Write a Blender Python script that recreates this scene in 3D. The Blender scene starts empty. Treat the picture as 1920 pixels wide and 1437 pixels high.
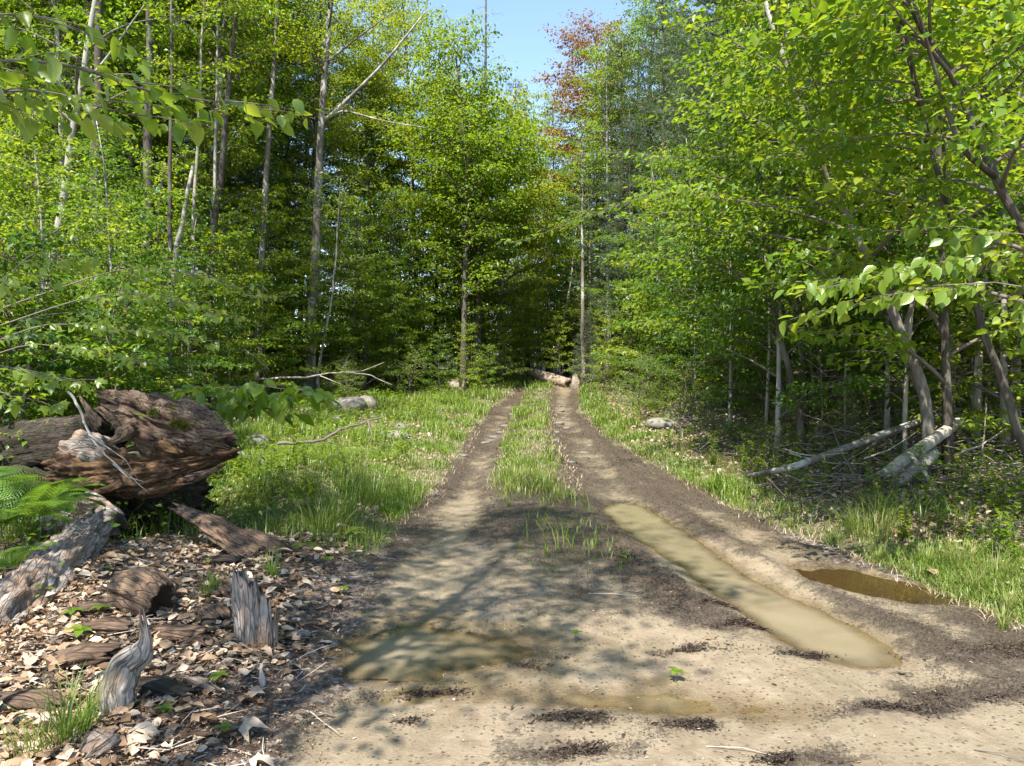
import bpy, math, random
import numpy as np
from mathutils import Vector, Matrix
R = math.radians
sc = bpy.context.scene
COL = sc.collection

# ------------------------------------------------------------------ camera, sky, sun
CAMZ, FPX, CX, CY, HOR = 1.55, 1450.0, 960.0, 718.5, 700.0
PITCH = math.atan((CY - HOR) / FPX)
cd = bpy.data.cameras.new('camera'); cam = bpy.data.objects.new('camera', cd); COL.objects.link(cam)
cam.location = (0, 0, CAMZ); cam.rotation_euler = (R(90) - PITCH, 0, 0)
cd.sensor_width = 36; cd.lens = FPX / 1920 * 36; cd.clip_end = 800; cd.clip_start = 0.05
sc.camera = cam
SUN_EL, SUN_FROM = R(57), (-0.34, -0.94)          # where the sun stands: behind the viewer, to the left
SAZ = math.atan2(SUN_FROM[0], SUN_FROM[1])        # clockwise from +Y
w = bpy.data.worlds.new('World'); sc.world = w; w.use_nodes = True
nt = w.node_tree; nt.nodes.clear()
sky = nt.nodes.new('ShaderNodeTexSky'); sky.sky_type = 'NISHITA'; sky.sun_disc = False
sky.sun_elevation = SUN_EL; sky.sun_rotation = SAZ; sky.air_density = 1.0; sky.dust_density = 0.2; sky.ozone_density = 1.3
bg = nt.nodes.new('ShaderNodeBackground'); bg.inputs[1].default_value = 0.13
wo = nt.nodes.new('ShaderNodeOutputWorld')
nt.links.new(sky.outputs[0], bg.inputs[0]); nt.links.new(bg.outputs[0], wo.inputs[0])
sl = bpy.data.lights.new('sun', 'SUN'); sl.energy = 5.0; sl.angle = R(0.55); sl.color = (1.0, 0.95, 0.86)
so = bpy.data.objects.new('sun', sl); COL.objects.link(so)
sv = Vector((SUN_FROM[0], SUN_FROM[1], 0)).normalized() * math.cos(SUN_EL) + Vector((0, 0, math.sin(SUN_EL)))
so.rotation_euler = sv.to_track_quat('Z', 'Y').to_euler(); so.location = (-20, -20, 40)
sc.view_settings.view_transform = 'Standard'; sc.view_settings.look = 'None'
sc.view_settings.gamma = 1; sc.view_settings.exposure = 1.5
try: sc.view_settings.use_curve_mapping = False
except Exception: pass
sc.cycles.max_bounces = 8; sc.cycles.diffuse_bounces = 6; sc.cycles.glossy_bounces = 2
sc.cycles.transmission_bounces = 5; sc.cycles.transparent_max_bounces = 6
sc.cycles.sample_clamp_indirect = 6

# ------------------------------------------------------------------ noise
def _hash(ix, iy, iz, s):
    h = (ix.astype(np.int64) * 374761393 + iy.astype(np.int64) * 668265263 + iz.astype(np.int64) * 2147483647 + s * 974634777) & 0xFFFFFFFF
    h = ((h ^ (h >> 13)) * 1274126177) & 0xFFFFFFFF
    h = ((h ^ (h >> 16)) * 2246822519) & 0xFFFFFFFF
    return ((h ^ (h >> 15)) & 0xFFFFFF) / float(0xFFFFFF)
def vn(x, y, z=0.0, s=0):
    x, y, z = np.broadcast_arrays(np.asarray(x, float), np.asarray(y, float), np.asarray(z, float))
    ix, iy, iz = np.floor(x), np.floor(y), np.floor(z)
    fx, fy, fz = x - ix, y - iy, z - iz
    fx, fy, fz = [f * f * (3 - 2 * f) for f in (fx, fy, fz)]
    r = 0
    for a in (0, 1):
        for b in (0, 1):
            for c in (0, 1):
                r = r + (fx if a else 1 - fx) * (fy if b else 1 - fy) * (fz if c else 1 - fz) * _hash(ix + a, iy + b, iz + c, s)
    return r * 2 - 1
def fbm(x, y, z=0.0, s=0, o=4):
    r = 0; a = 1; t = 0
    x, y, z = np.asarray(x, float), np.asarray(y, float), np.asarray(z, float)
    for k in range(o):
        r = r + a * vn(x, y, z, s + k * 17); t += a; a *= .5; x = x * 2.03 + 5.1; y = y * 2.03 + 1.7; z = z * 2.03 + 3.3
    return r / t
def sm(a, b, x):
    t = np.clip((x - a) / (b - a), 0, 1); return t * t * (3 - 2 * t)
def nz(v): 
    v = np.asarray(v, float); return v / (np.linalg.norm(v, axis=-1, keepdims=True) + 1e-9)

# ------------------------------------------------------------------ terrain function
YE = [0, 3, 4.4, 5.9, 8, 11.8, 17, 25, 34, 60]
EL = [-1.15, -1.0, -1.05, -1.15, -1.2, -1.05, -1.0, -.75, .3, 3.0]
ER = [3.6, 3.5, 3.2, 3.05, 2.65, 2.35, 2.1, 2.25, 3.0, 5.6]
def edgeL(y): return np.interp(y, YE, EL)
def edgeR(y): return np.interp(y, YE, ER)
def rutL(y): return np.interp(y, [0, 3, 3.8, 4.6, 6.4, 11, 19, 31, 48], [-.6, -.8, -.72, -.62, -.52, -.62, -.45, .2, 1.9])
def rutR(y): return np.interp(y, [0, 3, 4.5, 5.4, 6.6, 8.8, 12, 20, 31, 48], [2.5, 2.2, 1.9, 1.73, 1.55, 1.33, 1.25, 1.43, 2.1, 3.8])
BUMPS = [(-2.55, 9.3, .34, .62, .5), (-2.1, 8.1, .12, .45, .4), (5.0, 18.5, .75, 1.5, 1.2), (-2.9, 5.4, .1, .6, .8), (-7.5, 16, .3, 2, 2),
         (.45, 41, .25, 3.5, 3), (-3.8, 21, .35, 2.2, 3.5), (7.5, 12, .3, 2.5, 2.0), (-3.9, 7.4, -.12, 1.1, .9)]
def hgt(x, y):
    x = np.asarray(x, float); y = np.asarray(y, float)
    z = 0.02 * np.clip(y - 9, 0, 15) + .072 * np.clip(y - 24, 0, 10.5) + .01 * np.clip(y - 34.5, 0, 14) + 0.06 * np.clip(y - 48, 0, 60)
    tl = edgeL(y) - x; tr = x - edgeR(y)
    z = z + .07 * sm(0, .7, tl) + .028 * np.clip(tl - .6, 0, 14)
    z = z + .13 * sm(-.05, .7, tr) + .055 * np.clip(tr - .6, 0, 9)
    out = np.maximum(sm(0, .8, tl), sm(0, .8, tr))
    wob = 1 + .45 * fbm(x * .7, y * .5, s=3, o=2)
    z = z - .075 * (.3 + .7 * sm(8, 11, y)) * wob * np.exp(-((x - rutL(y)) / .27) ** 2) - .088 * (.15 + .85 * sm(3.9, 4.8, y)) * (1 - .5 * sm(8.6, 9.6, y)) * wob * np.exp(-((x - rutR(y)) / .29) ** 2)
    z = z + .03 * np.exp(-((x - rutR(y) - .48) / .10) ** 2) * (1 + fbm(x * 5, y * 5, s=8, o=2)) + .02 * np.exp(-((x - rutR(y) + .46) / .11) ** 2) * (1 + fbm(x * 5, y * 5, s=9, o=2))
    mid = .5 * (rutL(y) + rutR(y))
    z = z + .05 * sm(6, 11, y) * np.exp(-((x - mid) / .5) ** 2)
    z = z - .10 * np.exp(-((x - 2.72) / .42) ** 2 - ((y - 5.7 + .55 * (x - 2.72)) / .38) ** 2)     # side pool
    z = z - .055 * np.exp(-((x + .42) / .8) ** 2 - ((y - 4.4) / .40) ** 2)                       # shallow pool on the near left
    z = z - .035 * np.exp(-((x - .45) / .8) ** 2 - ((y - 3.74 + .12 * x) / .15) ** 2)                # winding film of water
    for (bx, by, h, sx, sy) in BUMPS:
        z = z + h * np.exp(-((x - bx) / sx) ** 2 - ((y - by) / sy) ** 2)
    z = z + (.10 * fbm(x * .35, y * .35, s=21, o=3) + .05 * fbm(x * 1.7, y * 1.7, s=22, o=3)) * out
    z = z + .020 * fbm(x * 2.6, y * 1.6, s=31, o=4) * (1 - out) + .007 * fbm(x * 13, y * 11, s=33, o=3)
    rdg = 1 - 2 * np.abs(fbm(x * 4.5, y * .9, s=35, o=3)); z = z + .012 * np.clip(rdg - .55, 0, 1) * 2 * (1 - out) * sm(4.2, 6, y)
    return z
def ray(px, py):
    d = Vector(((px - CX) / FPX, 1.0, -(py - CY) / FPX))
    c, s = math.cos(PITCH), math.sin(PITCH)
    return Vector((d.x, d.y * c + d.z * s, -d.y * s + d.z * c))
_T = np.concatenate([np.arange(1.5, 14, .02), np.arange(14, 120, .1)])
def G(px, py):
    d = ray(px, py)
    z = CAMZ + d.z * _T; h = hgt(d.x * _T, d.y * _T)
    k = np.nonzero(z < h)[0]
    t = _T[k[0]] if len(k) else 80.0
    x, y = d.x * t, d.y * t
    return Vector((x, y, float(hgt(x, y))))
def A(px, py, dist):
    d = ray(px, py); t = dist / d.y
    return Vector((d.x * t, dist, CAMZ + d.z * t))
def on(x, y, dz=0): return Vector((x, y, float(hgt(x, y)) + dz))

# ------------------------------------------------------------------ mesh buffer
class Buf:
    def __init__(s): s.v = []; s.f = []; s.m = []; s.r = []; s.w = []; s.n = 0
    def add(s, v, f, mat=0, rnd=None, wc=None):
        v = np.asarray(v, float).reshape(-1, 3); f = np.asarray(f, int).reshape(-1, 3)
        s.v.append(v); s.f.append(f + s.n); s.m.append(np.full(len(f), mat)); s.n += len(v)
        s.r.append(np.zeros(len(v)) if rnd is None else np.asarray(rnd, float).reshape(-1))
        s.w.append(v if wc is None else np.asarray(wc, float).reshape(-1, 3))
    def mesh(s, name, mats, smooth=True):
        v = np.concatenate(s.v); f = np.concatenate(s.f); m = np.concatenate(s.m)
        me = bpy.data.meshes.new(name); me.vertices.add(len(v)); me.vertices.foreach_set('co', v.astype(np.float32).ravel())
        me.loops.add(len(f) * 3); me.loops.foreach_set('vertex_index', f.astype(np.int32).ravel())
        me.polygons.add(len(f)); me.polygons.foreach_set('loop_start', (np.arange(len(f)) * 3).astype(np.int32))
        me.polygons.foreach_set('loop_total', np.full(len(f), 3, np.int32)); me.polygons.foreach_set('material_index', m.astype(np.int32))
        me.polygons.foreach_set('use_smooth', np.full(len(f), smooth))
        a = me.attributes.new('rnd', 'FLOAT', 'POINT'); a.data.foreach_set('value', np.concatenate(s.r).astype(np.float32))
        a = me.attributes.new('wc', 'FLOAT_VECTOR', 'POINT'); a.data.foreach_set('vector', np.concatenate(s.w).astype(np.float32).ravel())
        for x in (mats if isinstance(mats, (list, tuple)) else [mats]): me.materials.append(x)
        me.update(calc_edges=True); me.validate(); return me
def ob(name, me, parent=None, loc=None):
    o = bpy.data.objects.new(name, me); COL.objects.link(o)
    if parent is not None: o.parent = parent
    if loc is not None: o.location = loc
    return o
def tag(o, label=None, cat=None, group=None, kind=None):
    if label: o['label'] = label
    if cat: o['category'] = cat
    if group: o['group'] = group
    if kind: o['kind'] = kind
    return o
def empty(name, loc=(0, 0, 0), rz=0, **k):
    o = bpy.data.objects.new(name, None); COL.objects.link(o); o.location = loc; o.rotation_euler = (0, 0, rz); o.empty_display_size = .1
    return tag(o, **k)
def copy_tree(root):
    r = root.copy(); COL.objects.link(r)
    for ch in root.children:
        c = ch.copy(); COL.objects.link(c); c.parent = r
        for g in ch.children:
            d = g.copy(); COL.objects.link(d); d.parent = c
    return r

def tube(buf, pts, rad, seg=6, mat=0, rnd=0.0, cap=True):
    pts = np.asarray(pts, float); k = len(pts); rad = np.broadcast_to(np.asarray(rad, float), (k,))
    t = nz(np.gradient(pts, axis=0)); ref = np.array([0, 0, 1.0]) if abs(t[:, 2]).mean() < .8 else np.array([1.0, 0, 0])
    u = nz(np.cross(t, ref)); v = np.cross(t, u)
    th = np.linspace(0, 2 * np.pi, seg, endpoint=False)
    ring = pts[:, None] + rad[:, None, None] * (np.cos(th)[None, :, None] * u[:, None] + np.sin(th)[None, :, None] * v[:, None])
    V = ring.reshape(-1, 3)
    i = np.arange(k - 1)[:, None] * seg; j = np.arange(seg)[None]; j2 = (j + 1) % seg
    a, b, c, d = i + j, i + j2, i + seg + j2, i + seg + j
    F = np.concatenate([np.stack([a, b, c], -1).reshape(-1, 3), np.stack([a, c, d], -1).reshape(-1, 3)])
    if cap:
        V = np.concatenate([V, pts[:1], pts[-1:]]); n = k * seg
        jj = np.arange(seg); F = np.concatenate([F, np.stack([np.full(seg, n), (jj + 1) % seg, jj], -1), np.stack([np.full(seg, n + 1), (k - 1) * seg + jj, (k - 1) * seg + (jj + 1) % seg], -1)])
    s = np.concatenate([[0], np.cumsum(np.linalg.norm(np.diff(pts, axis=0), axis=1))])
    W = np.stack([np.cos(th)[None].repeat(k, 0) * rad[:, None], np.sin(th)[None].repeat(k, 0) * rad[:, None], s[:, None].repeat(seg, 1)], -1).reshape(-1, 3)
    if cap: W = np.concatenate([W, [[0, 0, 0]], [[0, 0, s[-1]]]])
    buf.add(V, F, mat, np.full(len(V), rnd), W)

def leaves(buf, P, D, N, L, W, mat=1, rnd=None, fold=.18, hq=False, rng=np.random):
    P = np.asarray(P, float); n = len(P)
    if n == 0: return
    D = nz(D); S = nz(np.cross(N, D)); N = np.cross(D, S)
    L = np.broadcast_to(np.asarray(L, float), (n,))[:, None]; W = np.broadcast_to(np.asarray(W, float), (n,))[:, None]
    rnd = rng.random(n) if rnd is None else rnd
    if not hq:
        V = np.stack([P, P + D * L * .42 - S * W * .5 + N * W * fold, P + D * L - N * L * .12, P + D * L * .42 + S * W * .5 + N * W * fold], 1).reshape(-1, 3)
        b = np.arange(n)[:, None] * 4
        F = np.concatenate([b + [0, 3, 2], b + [0, 2, 1]]); k = 4
    else:
        prof = [(0, 0), (.14, .62), (.4, 1.0), (.66, .78), (.86, .34), (1, 0), (.86, -.34), (.66, -.78), (.4, -1.0), (.14, -.62)]
        vs = [P + D * L * .0]
        for (a, q) in prof[1:]:
            vs.append(P + D * L * a + S * W * .5 * q + N * (abs(q) * W * fold - L * .16 * a * a))
        vs.append(P + D * L * .45 - N * L * .03); vs.append(P + D * L * .72 - N * L * .09)
        V = np.stack(vs, 1).reshape(-1, 3); k = 12
        T = [[10, 0, 1], [10, 1, 2], [10, 2, 3], [10, 3, 11], [11, 3, 4], [11, 4, 5], [11, 5, 6], [11, 6, 7], [10, 11, 7], [10, 7, 8], [10, 8, 9], [10, 9, 0]]
        b = (np.arange(n) * k)[:, None, None]
        F = (b + np.array(T)[None]).reshape(-1, 3)
    buf.add(V, F, mat, np.repeat(rnd, k))

# ------------------------------------------------------------------ materials
def mat(name):
    m = bpy.data.materials.new(name); m.use_nodes = True; m.node_tree.nodes.clear(); return m, m.node_tree
class NT:
    def __init__(s, t): s.t = t
    def n(s, ty, **k):
        x = s.t.nodes.new(ty)
        for a, b in k.items(): setattr(x, a, b)
        return x
    def l(s, a, b): s.t.links.new(a, b)
    def put(s, sock, v):
        if isinstance(v, bpy.types.NodeSocket): s.l(v, sock)
        elif v is not None: sock.default_value = v
    def noise(s, vec, scale, detail=4, rough=.55, dist=0, w=None):
        x = s.n('ShaderNodeTexNoise'); 
        if w is not None: x.noise_dimensions = '4D'; s.put(x.inputs['W'], w)
        s.put(x.inputs['Vector'], vec); x.inputs['Scale'].default_value = scale; x.inputs['Detail'].default_value = detail
        x.inputs['Roughness'].default_value = rough; x.inputs['Distortion'].default_value = dist; return x.outputs[0]
    def ramp(s, f, stops):
        x = s.n('ShaderNodeValToRGB'); s.put(x.inputs[0], f); e = x.color_ramp.elements
        while len(e) < len(stops): e.new(.5)
        for i, (p, c) in enumerate(stops): e[i].position = p; e[i].color = (*c, 1) if len(c) == 3 else c
        return x.outputs[0]
    def math(s, op, a, b=None, c=None, clamp=False):
        x = s.n('ShaderNodeMath', operation=op, use_clamp=clamp); s.put(x.inputs[0], a); s.put(x.inputs[1], b)
        if c is not None: s.put(x.inputs[2], c)
        return x.outputs[0]
    def mix(s, f, a, b, bt='MIX'):
        x = s.n('ShaderNodeMix', data_type='RGBA', blend_type=bt); s.put(x.inputs[0], f)
        s.put(x.inputs[6], (*a, 1) if isinstance(a, tuple) and len(a) == 3 else a); s.put(x.inputs[7], (*b, 1) if isinstance(b, tuple) and len(b) == 3 else b); return x.outputs[2]
    def attr(s, nm): return s.n('ShaderNodeAttribute', attribute_name=nm)
    def scale(s, vec, sc3):
        x = s.n('ShaderNodeMapping'); s.put(x.inputs[0], vec); x.inputs['Scale'].default_value = sc3; return x.outputs[0]
    def bump(s, h, st=.5, d=.02):
        x = s.n('ShaderNodeBump'); s.put(x.inputs['Height'], h); x.inputs['Strength'].default_value = st; x.inputs['Distance'].default_value = d; return x.outputs[0]
    def bsdf(s, col, rough=.7, spec=.3, normal=None):
        x = s.n('ShaderNodeBsdfPrincipled'); s.put(x.inputs['Base Color'], (*col, 1) if isinstance(col, tuple) and len(col) == 3 else col); s.put(x.inputs['Roughness'], rough); s.put(x.inputs['Specular IOR Level'], spec)
        if normal is not None: s.l(normal, x.inputs['Normal'])
        return x
    def out(s, sh): o = s.n('ShaderNodeOutputMaterial'); s.l(sh, o.inputs[0])

def leaf_mat(name, stops, tr=(2.25, 1.9, .9), rough=.42, spec=.45, tf=.52):
    m, t = mat(name); q = NT(t)
    r = q.attr('rnd').outputs['Fac']; oi = q.n('ShaderNodeObjectInfo').outputs['Random']
    f = q.math('ADD', q.math('MULTIPLY', r, .72), q.math('MULTIPLY', oi, .28))
    c = q.ramp(f, stops)
    b = q.bsdf(c, rough, spec)
    tb = q.n('ShaderNodeBsdfTranslucent'); mm = q.mix(1.0, c, (*tr, 1), 'MULTIPLY'); q.l(mm, tb.inputs[0])
    x = q.n('ShaderNodeMixShader'); x.inputs[0].default_value = tf; q.l(b.outputs[0], x.inputs[1]); q.l(tb.outputs[0], x.inputs[2]); q.out(x.outputs[0]); return m
LEAF = leaf_mat('leaf_green', [(0, (.055, .125, .012)), (.35, (.095, .18, .014)), (.7, (.135, .215, .016)), (1, (.19, .24, .02))])
LEAFY = leaf_mat('leaf_yellow_green', [(0, (.10, .17, .014)), (.4, (.14, .215, .018)), (.8, (.19, .25, .022)), (1, (.25, .255, .03))])
LEAFD = leaf_mat('leaf_deep_green', [(0, (.03, .085, .012)), (.5, (.06, .13, .014)), (1, (.10, .17, .02))])
LEAFN = leaf_mat('leaf_near', [(0, (.09, .17, .018)), (.5, (.145, .23, .025)), (1, (.22, .28, .04))], spec=.6, rough=.36, tf=.5)
LEAFR = leaf_mat('leaf_russet', [(0, (.18, .085, .03)), (.5, (.27, .13, .045)), (.75, (.25, .16, .04)), (1, (.13, .15, .02))], tr=(1.3, 1.2, .9), tf=.4)
NEEDLE = leaf_mat('pine_needle', [(0, (.05, .085, .035)), (.6, (.085, .13, .05)), (1, (.13, .175, .07))], tf=.3, tr=(1.3, 1.3, 1.0))
GRASS = leaf_mat('grass_blade', [(0, (.075, .14, .018)), (.4, (.13, .205, .026)), (.72, (.20, .25, .045)), (.88, (.30, .28, .10)), (1, (.42, .35, .2))], tf=.4, tr=(1.4, 1.4, 1.0))
STRAW = leaf_mat('dead_grass', [(0, (.26, .19, .11)), (.6, (.42, .33, .21)), (1, (.52, .43, .30))], tf=.15, tr=(1, 1, 1))
FERN = leaf_mat('fern_green', [(0, (.07, .16, .018)), (1, (.13, .22, .03))], tf=.4)
LITTER = leaf_mat('fallen_leaf', [(0, (.07, .036, .018)), (.22, (.17, .10, .055)), (.5, (.31, .22, .14)), (.75, (.44, .35, .255)), (1, (.54, .46, .37))], tf=.12, tr=(1, 1, 1), spec=.25, rough=.6)
DEBRIS = leaf_mat('wet_debris', [(0, (.020, .014, .010)), (.6, (.05, .034, .024)), (.9, (.09, .062, .044)), (1, (.15, .11, .075))], tf=.05, tr=(1, 1, 1), spec=.3, rough=.55)

def bark_mat(name, cols, sc3=(14, 14, 3), patch=None, bump=.6, horiz=False, rough=.85):
    m, t = mat(name); q = NT(t)
    wcv = q.attr('wc').outputs['Vector']; oi = q.n('ShaderNodeObjectInfo').outputs['Random']
    tc = q.n('ShaderNodeTexCoord').outputs['Object']; ww = q.math('MULTIPLY', oi, 50)
    v = q.scale(wcv, sc3)
    f = q.noise(v, 4.0, 6, .65, .4, ww)
    c = q.ramp(f, cols)
    if patch:
        g = q.noise(q.scale(tc, (1, 1, .6)), patch[1], 3, .6, 0, ww); g = q.ramp(g, [(.50, (0, 0, 0)), (.60, (1, 1, 1))])
        c = q.mix(q.math('MULTIPLY', g, patch[2]), c, patch[0])
    if horiz:
        h = q.noise(q.scale(wcv, (6, 6, 60)), 1.2, 4, .6, 0, ww); h = q.ramp(h, [(.56, (0, 0, 0)), (.62, (1, 1, 1))])
        c = q.mix(h, c, (.06, .052, .042))
    q.out(q.bsdf(c, rough, .25, q.bump(f, bump, .02)).outputs[0]); return m
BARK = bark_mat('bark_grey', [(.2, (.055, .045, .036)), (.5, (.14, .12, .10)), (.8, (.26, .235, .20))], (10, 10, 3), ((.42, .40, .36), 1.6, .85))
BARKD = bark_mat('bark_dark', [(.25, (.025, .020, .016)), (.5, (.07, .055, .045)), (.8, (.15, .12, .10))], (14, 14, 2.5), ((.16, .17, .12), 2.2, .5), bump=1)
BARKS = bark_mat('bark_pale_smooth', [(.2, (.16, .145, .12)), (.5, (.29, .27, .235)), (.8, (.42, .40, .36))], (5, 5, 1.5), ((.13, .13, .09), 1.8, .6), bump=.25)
BIRCH = bark_mat('bark_birch', [(.2, (.16, .14, .11)), (.6, (.33, .30, .245)), (1, (.47, .44, .38))], (4, 4, 2), ((.12, .13, .06), 3.5, .8), bump=.2, horiz=True)
TWIG = bark_mat('twig', [(.2, (.07, .055, .045)), (.6, (.16, .13, .11)), (1, (.30, .26, .23))], (20, 20, 5), None, .3)
TWIGP = bark_mat('twig_pale', [(.2, (.22, .18, .15)), (.6, (.38, .33, .28)), (1, (.52, .47, .42))], (20, 20, 5), None, .3)

def wood_mat(name, cols, stain=None, moss=0, fs=(60, 60, 7), bump=1.0):
    m, t = mat(name); q = NT(t)
    wcv = q.attr('wc').outputs['Vector']; r = q.attr('rnd').outputs['Fac']
    f = q.noise(q.scale(wcv, fs), 1.0, 7, .7, .8)
    g = q.noise(wcv, 5.0, 5, .6, .5)
    h = q.math('ADD', q.math('MULTIPLY', f, .65), q.math('MULTIPLY', g, .35))
    h2 = q.math('ADD', h, q.math('MULTIPLY', r, .35))
    c = q.ramp(h2, cols)
    ck = q.n('ShaderNodeTexVoronoi'); ck.feature = 'DISTANCE_TO_EDGE'; ck.inputs['Scale'].default_value = 1; q.l(q.scale(wcv, (26, 26, 4.5)), ck.inputs[0]); ckf = q.ramp(q.math('ADD', ck.outputs[0], q.math('MULTIPLY', g, .12)), [(.05, (.22, .2, .18)), (.14, (1, 1, 1))]); c = q.mix(.85, c, ckf, 'MULTIPLY'); cks = q.n('ShaderNodeSeparateColor'); q.l(ckf, cks.inputs[0]); h = q.math('ADD', h, q.math('MULTIPLY', cks.outputs[0], .35))
    if stain:
        s = q.ramp(q.noise(wcv, 3.1, 4, .6, .3), [(.48, (0, 0, 0)), (.6, (1, 1, 1))]); c = q.mix(q.math('MULTIPLY', s, .7), c, stain)
    if moss:
        geo = q.n('ShaderNodeNewGeometry'); sx = q.n('ShaderNodeSeparateXYZ'); q.l(geo.outputs['Normal'], sx.inputs[0])
        s = q.math('MULTIPLY', q.math('GREATER_THAN', q.noise(wcv, 6.0, 5, .7), 1 - moss), q.math('GREATER_THAN', sx.outputs[2], .25)); c = q.mix(s, c, (.10, .12, .015))
    q.out(q.bsdf(c, .85, .2, q.bump(h, bump, .03)).outputs[0]); return m
WGREY = wood_mat('wood_weathered_grey', [(.25, (.04, .03, .024)), (.42, (.17, .14, .118)), (.6, (.34, .295, .255)), (.85, (.50, .455, .41))], (.26, .17, .11))
WBROWN = wood_mat('wood_rotten_brown', [(.25, (.022, .014, .010)), (.45, (.10, .064, .042)), (.65, (.22, .15, .10)), (.9, (.35, .26, .18))], (.06, .038, .026))
WORANGE = wood_mat('heartwood_orange', [(.25, (.016, .010, .007)), (.45, (.07, .038, .020)), (.62, (.175, .10, .050)), (.9, (.32, .215, .125))], (.05, .03, .02))
WLOG = wood_mat('wood_snag_bark', [(.25, (.02, .014, .010)), (.45, (.095, .062, .042)), (.62, (.21, .15, .108)), (.85, (.36, .29, .23))], (.10, .06, .04), moss=.40)
WDARK = wood_mat('wood_dark_damp', [(.3, (.014, .011, .009)), (.55, (.05, .038, .03)), (.85, (.14, .11, .09))], (.03, .03, .015), moss=.42)
def rock_mat(name, a, b, moss=.4):
    m, t = mat(name); q = NT(t); tc = q.n('ShaderNodeTexCoord').outputs['Object']; ww = q.math('MULTIPLY', q.n('ShaderNodeObjectInfo').outputs['Random'], 40)
    f = q.noise(tc, 6, 8, .7, .2, ww); c = q.ramp(f, [(.3, a), (.7, b)])
    sp = q.ramp(q.noise(tc, 70, 3, .7), [(.35, (.45, .45, .45)), (.65, (1, 1, 1))]); c = q.mix(.6, c, sp, 'MULTIPLY')
    s = q.ramp(q.noise(tc, 3.5, 5, .65, 0, ww), [(.55, (0, 0, 0)), (.66, (1, 1, 1))]); c = q.mix(q.math('MULTIPLY', s, moss), c, (.11, .13, .05))
    q.out(q.bsdf(c, .85, .25, q.bump(f, .8, .03)).outputs[0]); return m
ROCK = rock_mat('rock_grey', (.13, .12, .10), (.33, .31, .27)); ROCKD = rock_mat('rock_rut_stone', (.09, .08, .068), (.26, .235, .20), .1); ROCKP = rock_mat('rock_pale_pinkish', (.22, .18, .145), (.42, .36, .30), .25)

m, t = mat('moss'); q = NT(t); tc = q.n('ShaderNodeTexCoord').outputs['Object']; f = q.noise(tc, 60, 5, .7)
q.out(q.bsdf(q.ramp(f, [(.3, (.035, .05, .008)), (.6, (.14, .16, .02)), (.8, (.24, .25, .03))]), .95, .1, q.bump(f, 1, .02)).outputs[0]); MOSS = m

m, t = mat('murky_water'); q = NT(t)
geo = q.n('ShaderNodeNewGeometry'); fr = q.n('ShaderNodeFresnel'); fr.inputs[0].default_value = 1.30
wv = q.noise(q.scale(geo.outputs['Position'], (3, 3, 3)), 3, 3, .5); bmp = q.bump(wv, .05, .01); q.l(bmp, fr.inputs['Normal'])
dif = q.n('ShaderNodeBsdfDiffuse'); q.l(q.ramp(q.noise(geo.outputs['Position'], 2.2, 4, .6, .6), [(.3, (.185, .150, .088)), (.7, (.24, .198, .125))]), dif.inputs[0])
tr_ = q.n('ShaderNodeBsdfTransparent'); tr_.inputs[0].default_value = (.95, .91, .80, 1)
gl = q.n('ShaderNodeBsdfGlossy'); gl.inputs['Roughness'].default_value = .06; q.l(bmp, gl.inputs['Normal'])
x1 = q.n('ShaderNodeMixShader'); q.l(q.math('SUBTRACT', 1.0, q.math('MULTIPLY', q.attr('rnd').outputs['Fac'], .9), clamp=True), x1.inputs[0]); q.l(dif.outputs[0], x1.inputs[1]); q.l(tr_.outputs[0], x1.inputs[2])
x2 = q.n('ShaderNodeMixShader'); q.l(fr.outputs[0], x2.inputs[0]); q.l(x1.outputs[0], x2.inputs[1]); q.l(gl.outputs[0], x2.inputs[2]); q.out(x2.outputs[0]); WATER = m
m, t = mat('brown_pool_water'); q = NT(t)
geo = q.n('ShaderNodeNewGeometry'); fr = q.n('ShaderNodeFresnel'); fr.inputs[0].default_value = 1.33
dif = q.n('ShaderNodeBsdfDiffuse'); dif.inputs[0].default_value = (.06, .042, .018, 1)
tr_ = q.n('ShaderNodeBsdfTransparent'); tr_.inputs[0].default_value = (.75, .62, .38, 1)
gl = q.n('ShaderNodeBsdfGlossy'); gl.inputs['Roughness'].default_value = .02
x1 = q.n('ShaderNodeMixShader'); x1.inputs[0].default_value = .55; q.l(dif.outputs[0], x1.inputs[1]); q.l(tr_.outputs[0], x1.inputs[2])
x2 = q.n('ShaderNodeMixShader'); q.l(fr.outputs[0], x2.inputs[0]); q.l(x1.outputs[0], x2.inputs[1]); q.l(gl.outputs[0], x2.inputs[2]); q.out(x2.outputs[0]); WATERB = m

# ground: attributes gm = (mud, dark debris, straw/grass soil), procedural detail on top
m, t = mat('forest_ground'); q = NT(t)
pos = q.n('ShaderNodeNewGeometry').outputs['Position']; gm = q.attr('gm'); sp3 = q.n('ShaderNodeSeparateXYZ'); q.l(gm.outputs['Vector'], sp3.inputs[0])
mud, dark, straw = sp3.outputs
n_f = q.noise(pos, 55, 6, .75); n_m = q.noise(pos, 9, 6, .7, .3); n_b = q.noise(pos, 1.6, 4, .6, .4); n_g = q.noise(pos, 220, 2, .6)
mc = q.ramp(n_m, [(.25, (.195, .148, .094)), (.5, (.285, .225, .150)), (.75, (.350, .288, .205))])
mc = q.mix(.5, mc, q.ramp(n_g, [(.3, (.6, .58, .55)), (.7, (1, 1, 1))]), 'MULTIPLY')
mc = q.mix(q.ramp(n_b, [(.45, (0, 0, 0)), (.62, (.4, .4, .4))]), mc, (.19, .157, .092))
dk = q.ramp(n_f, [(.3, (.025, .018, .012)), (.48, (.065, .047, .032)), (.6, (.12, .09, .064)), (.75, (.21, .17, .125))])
wet = q.attr('rnd').outputs['Fac']
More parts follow.
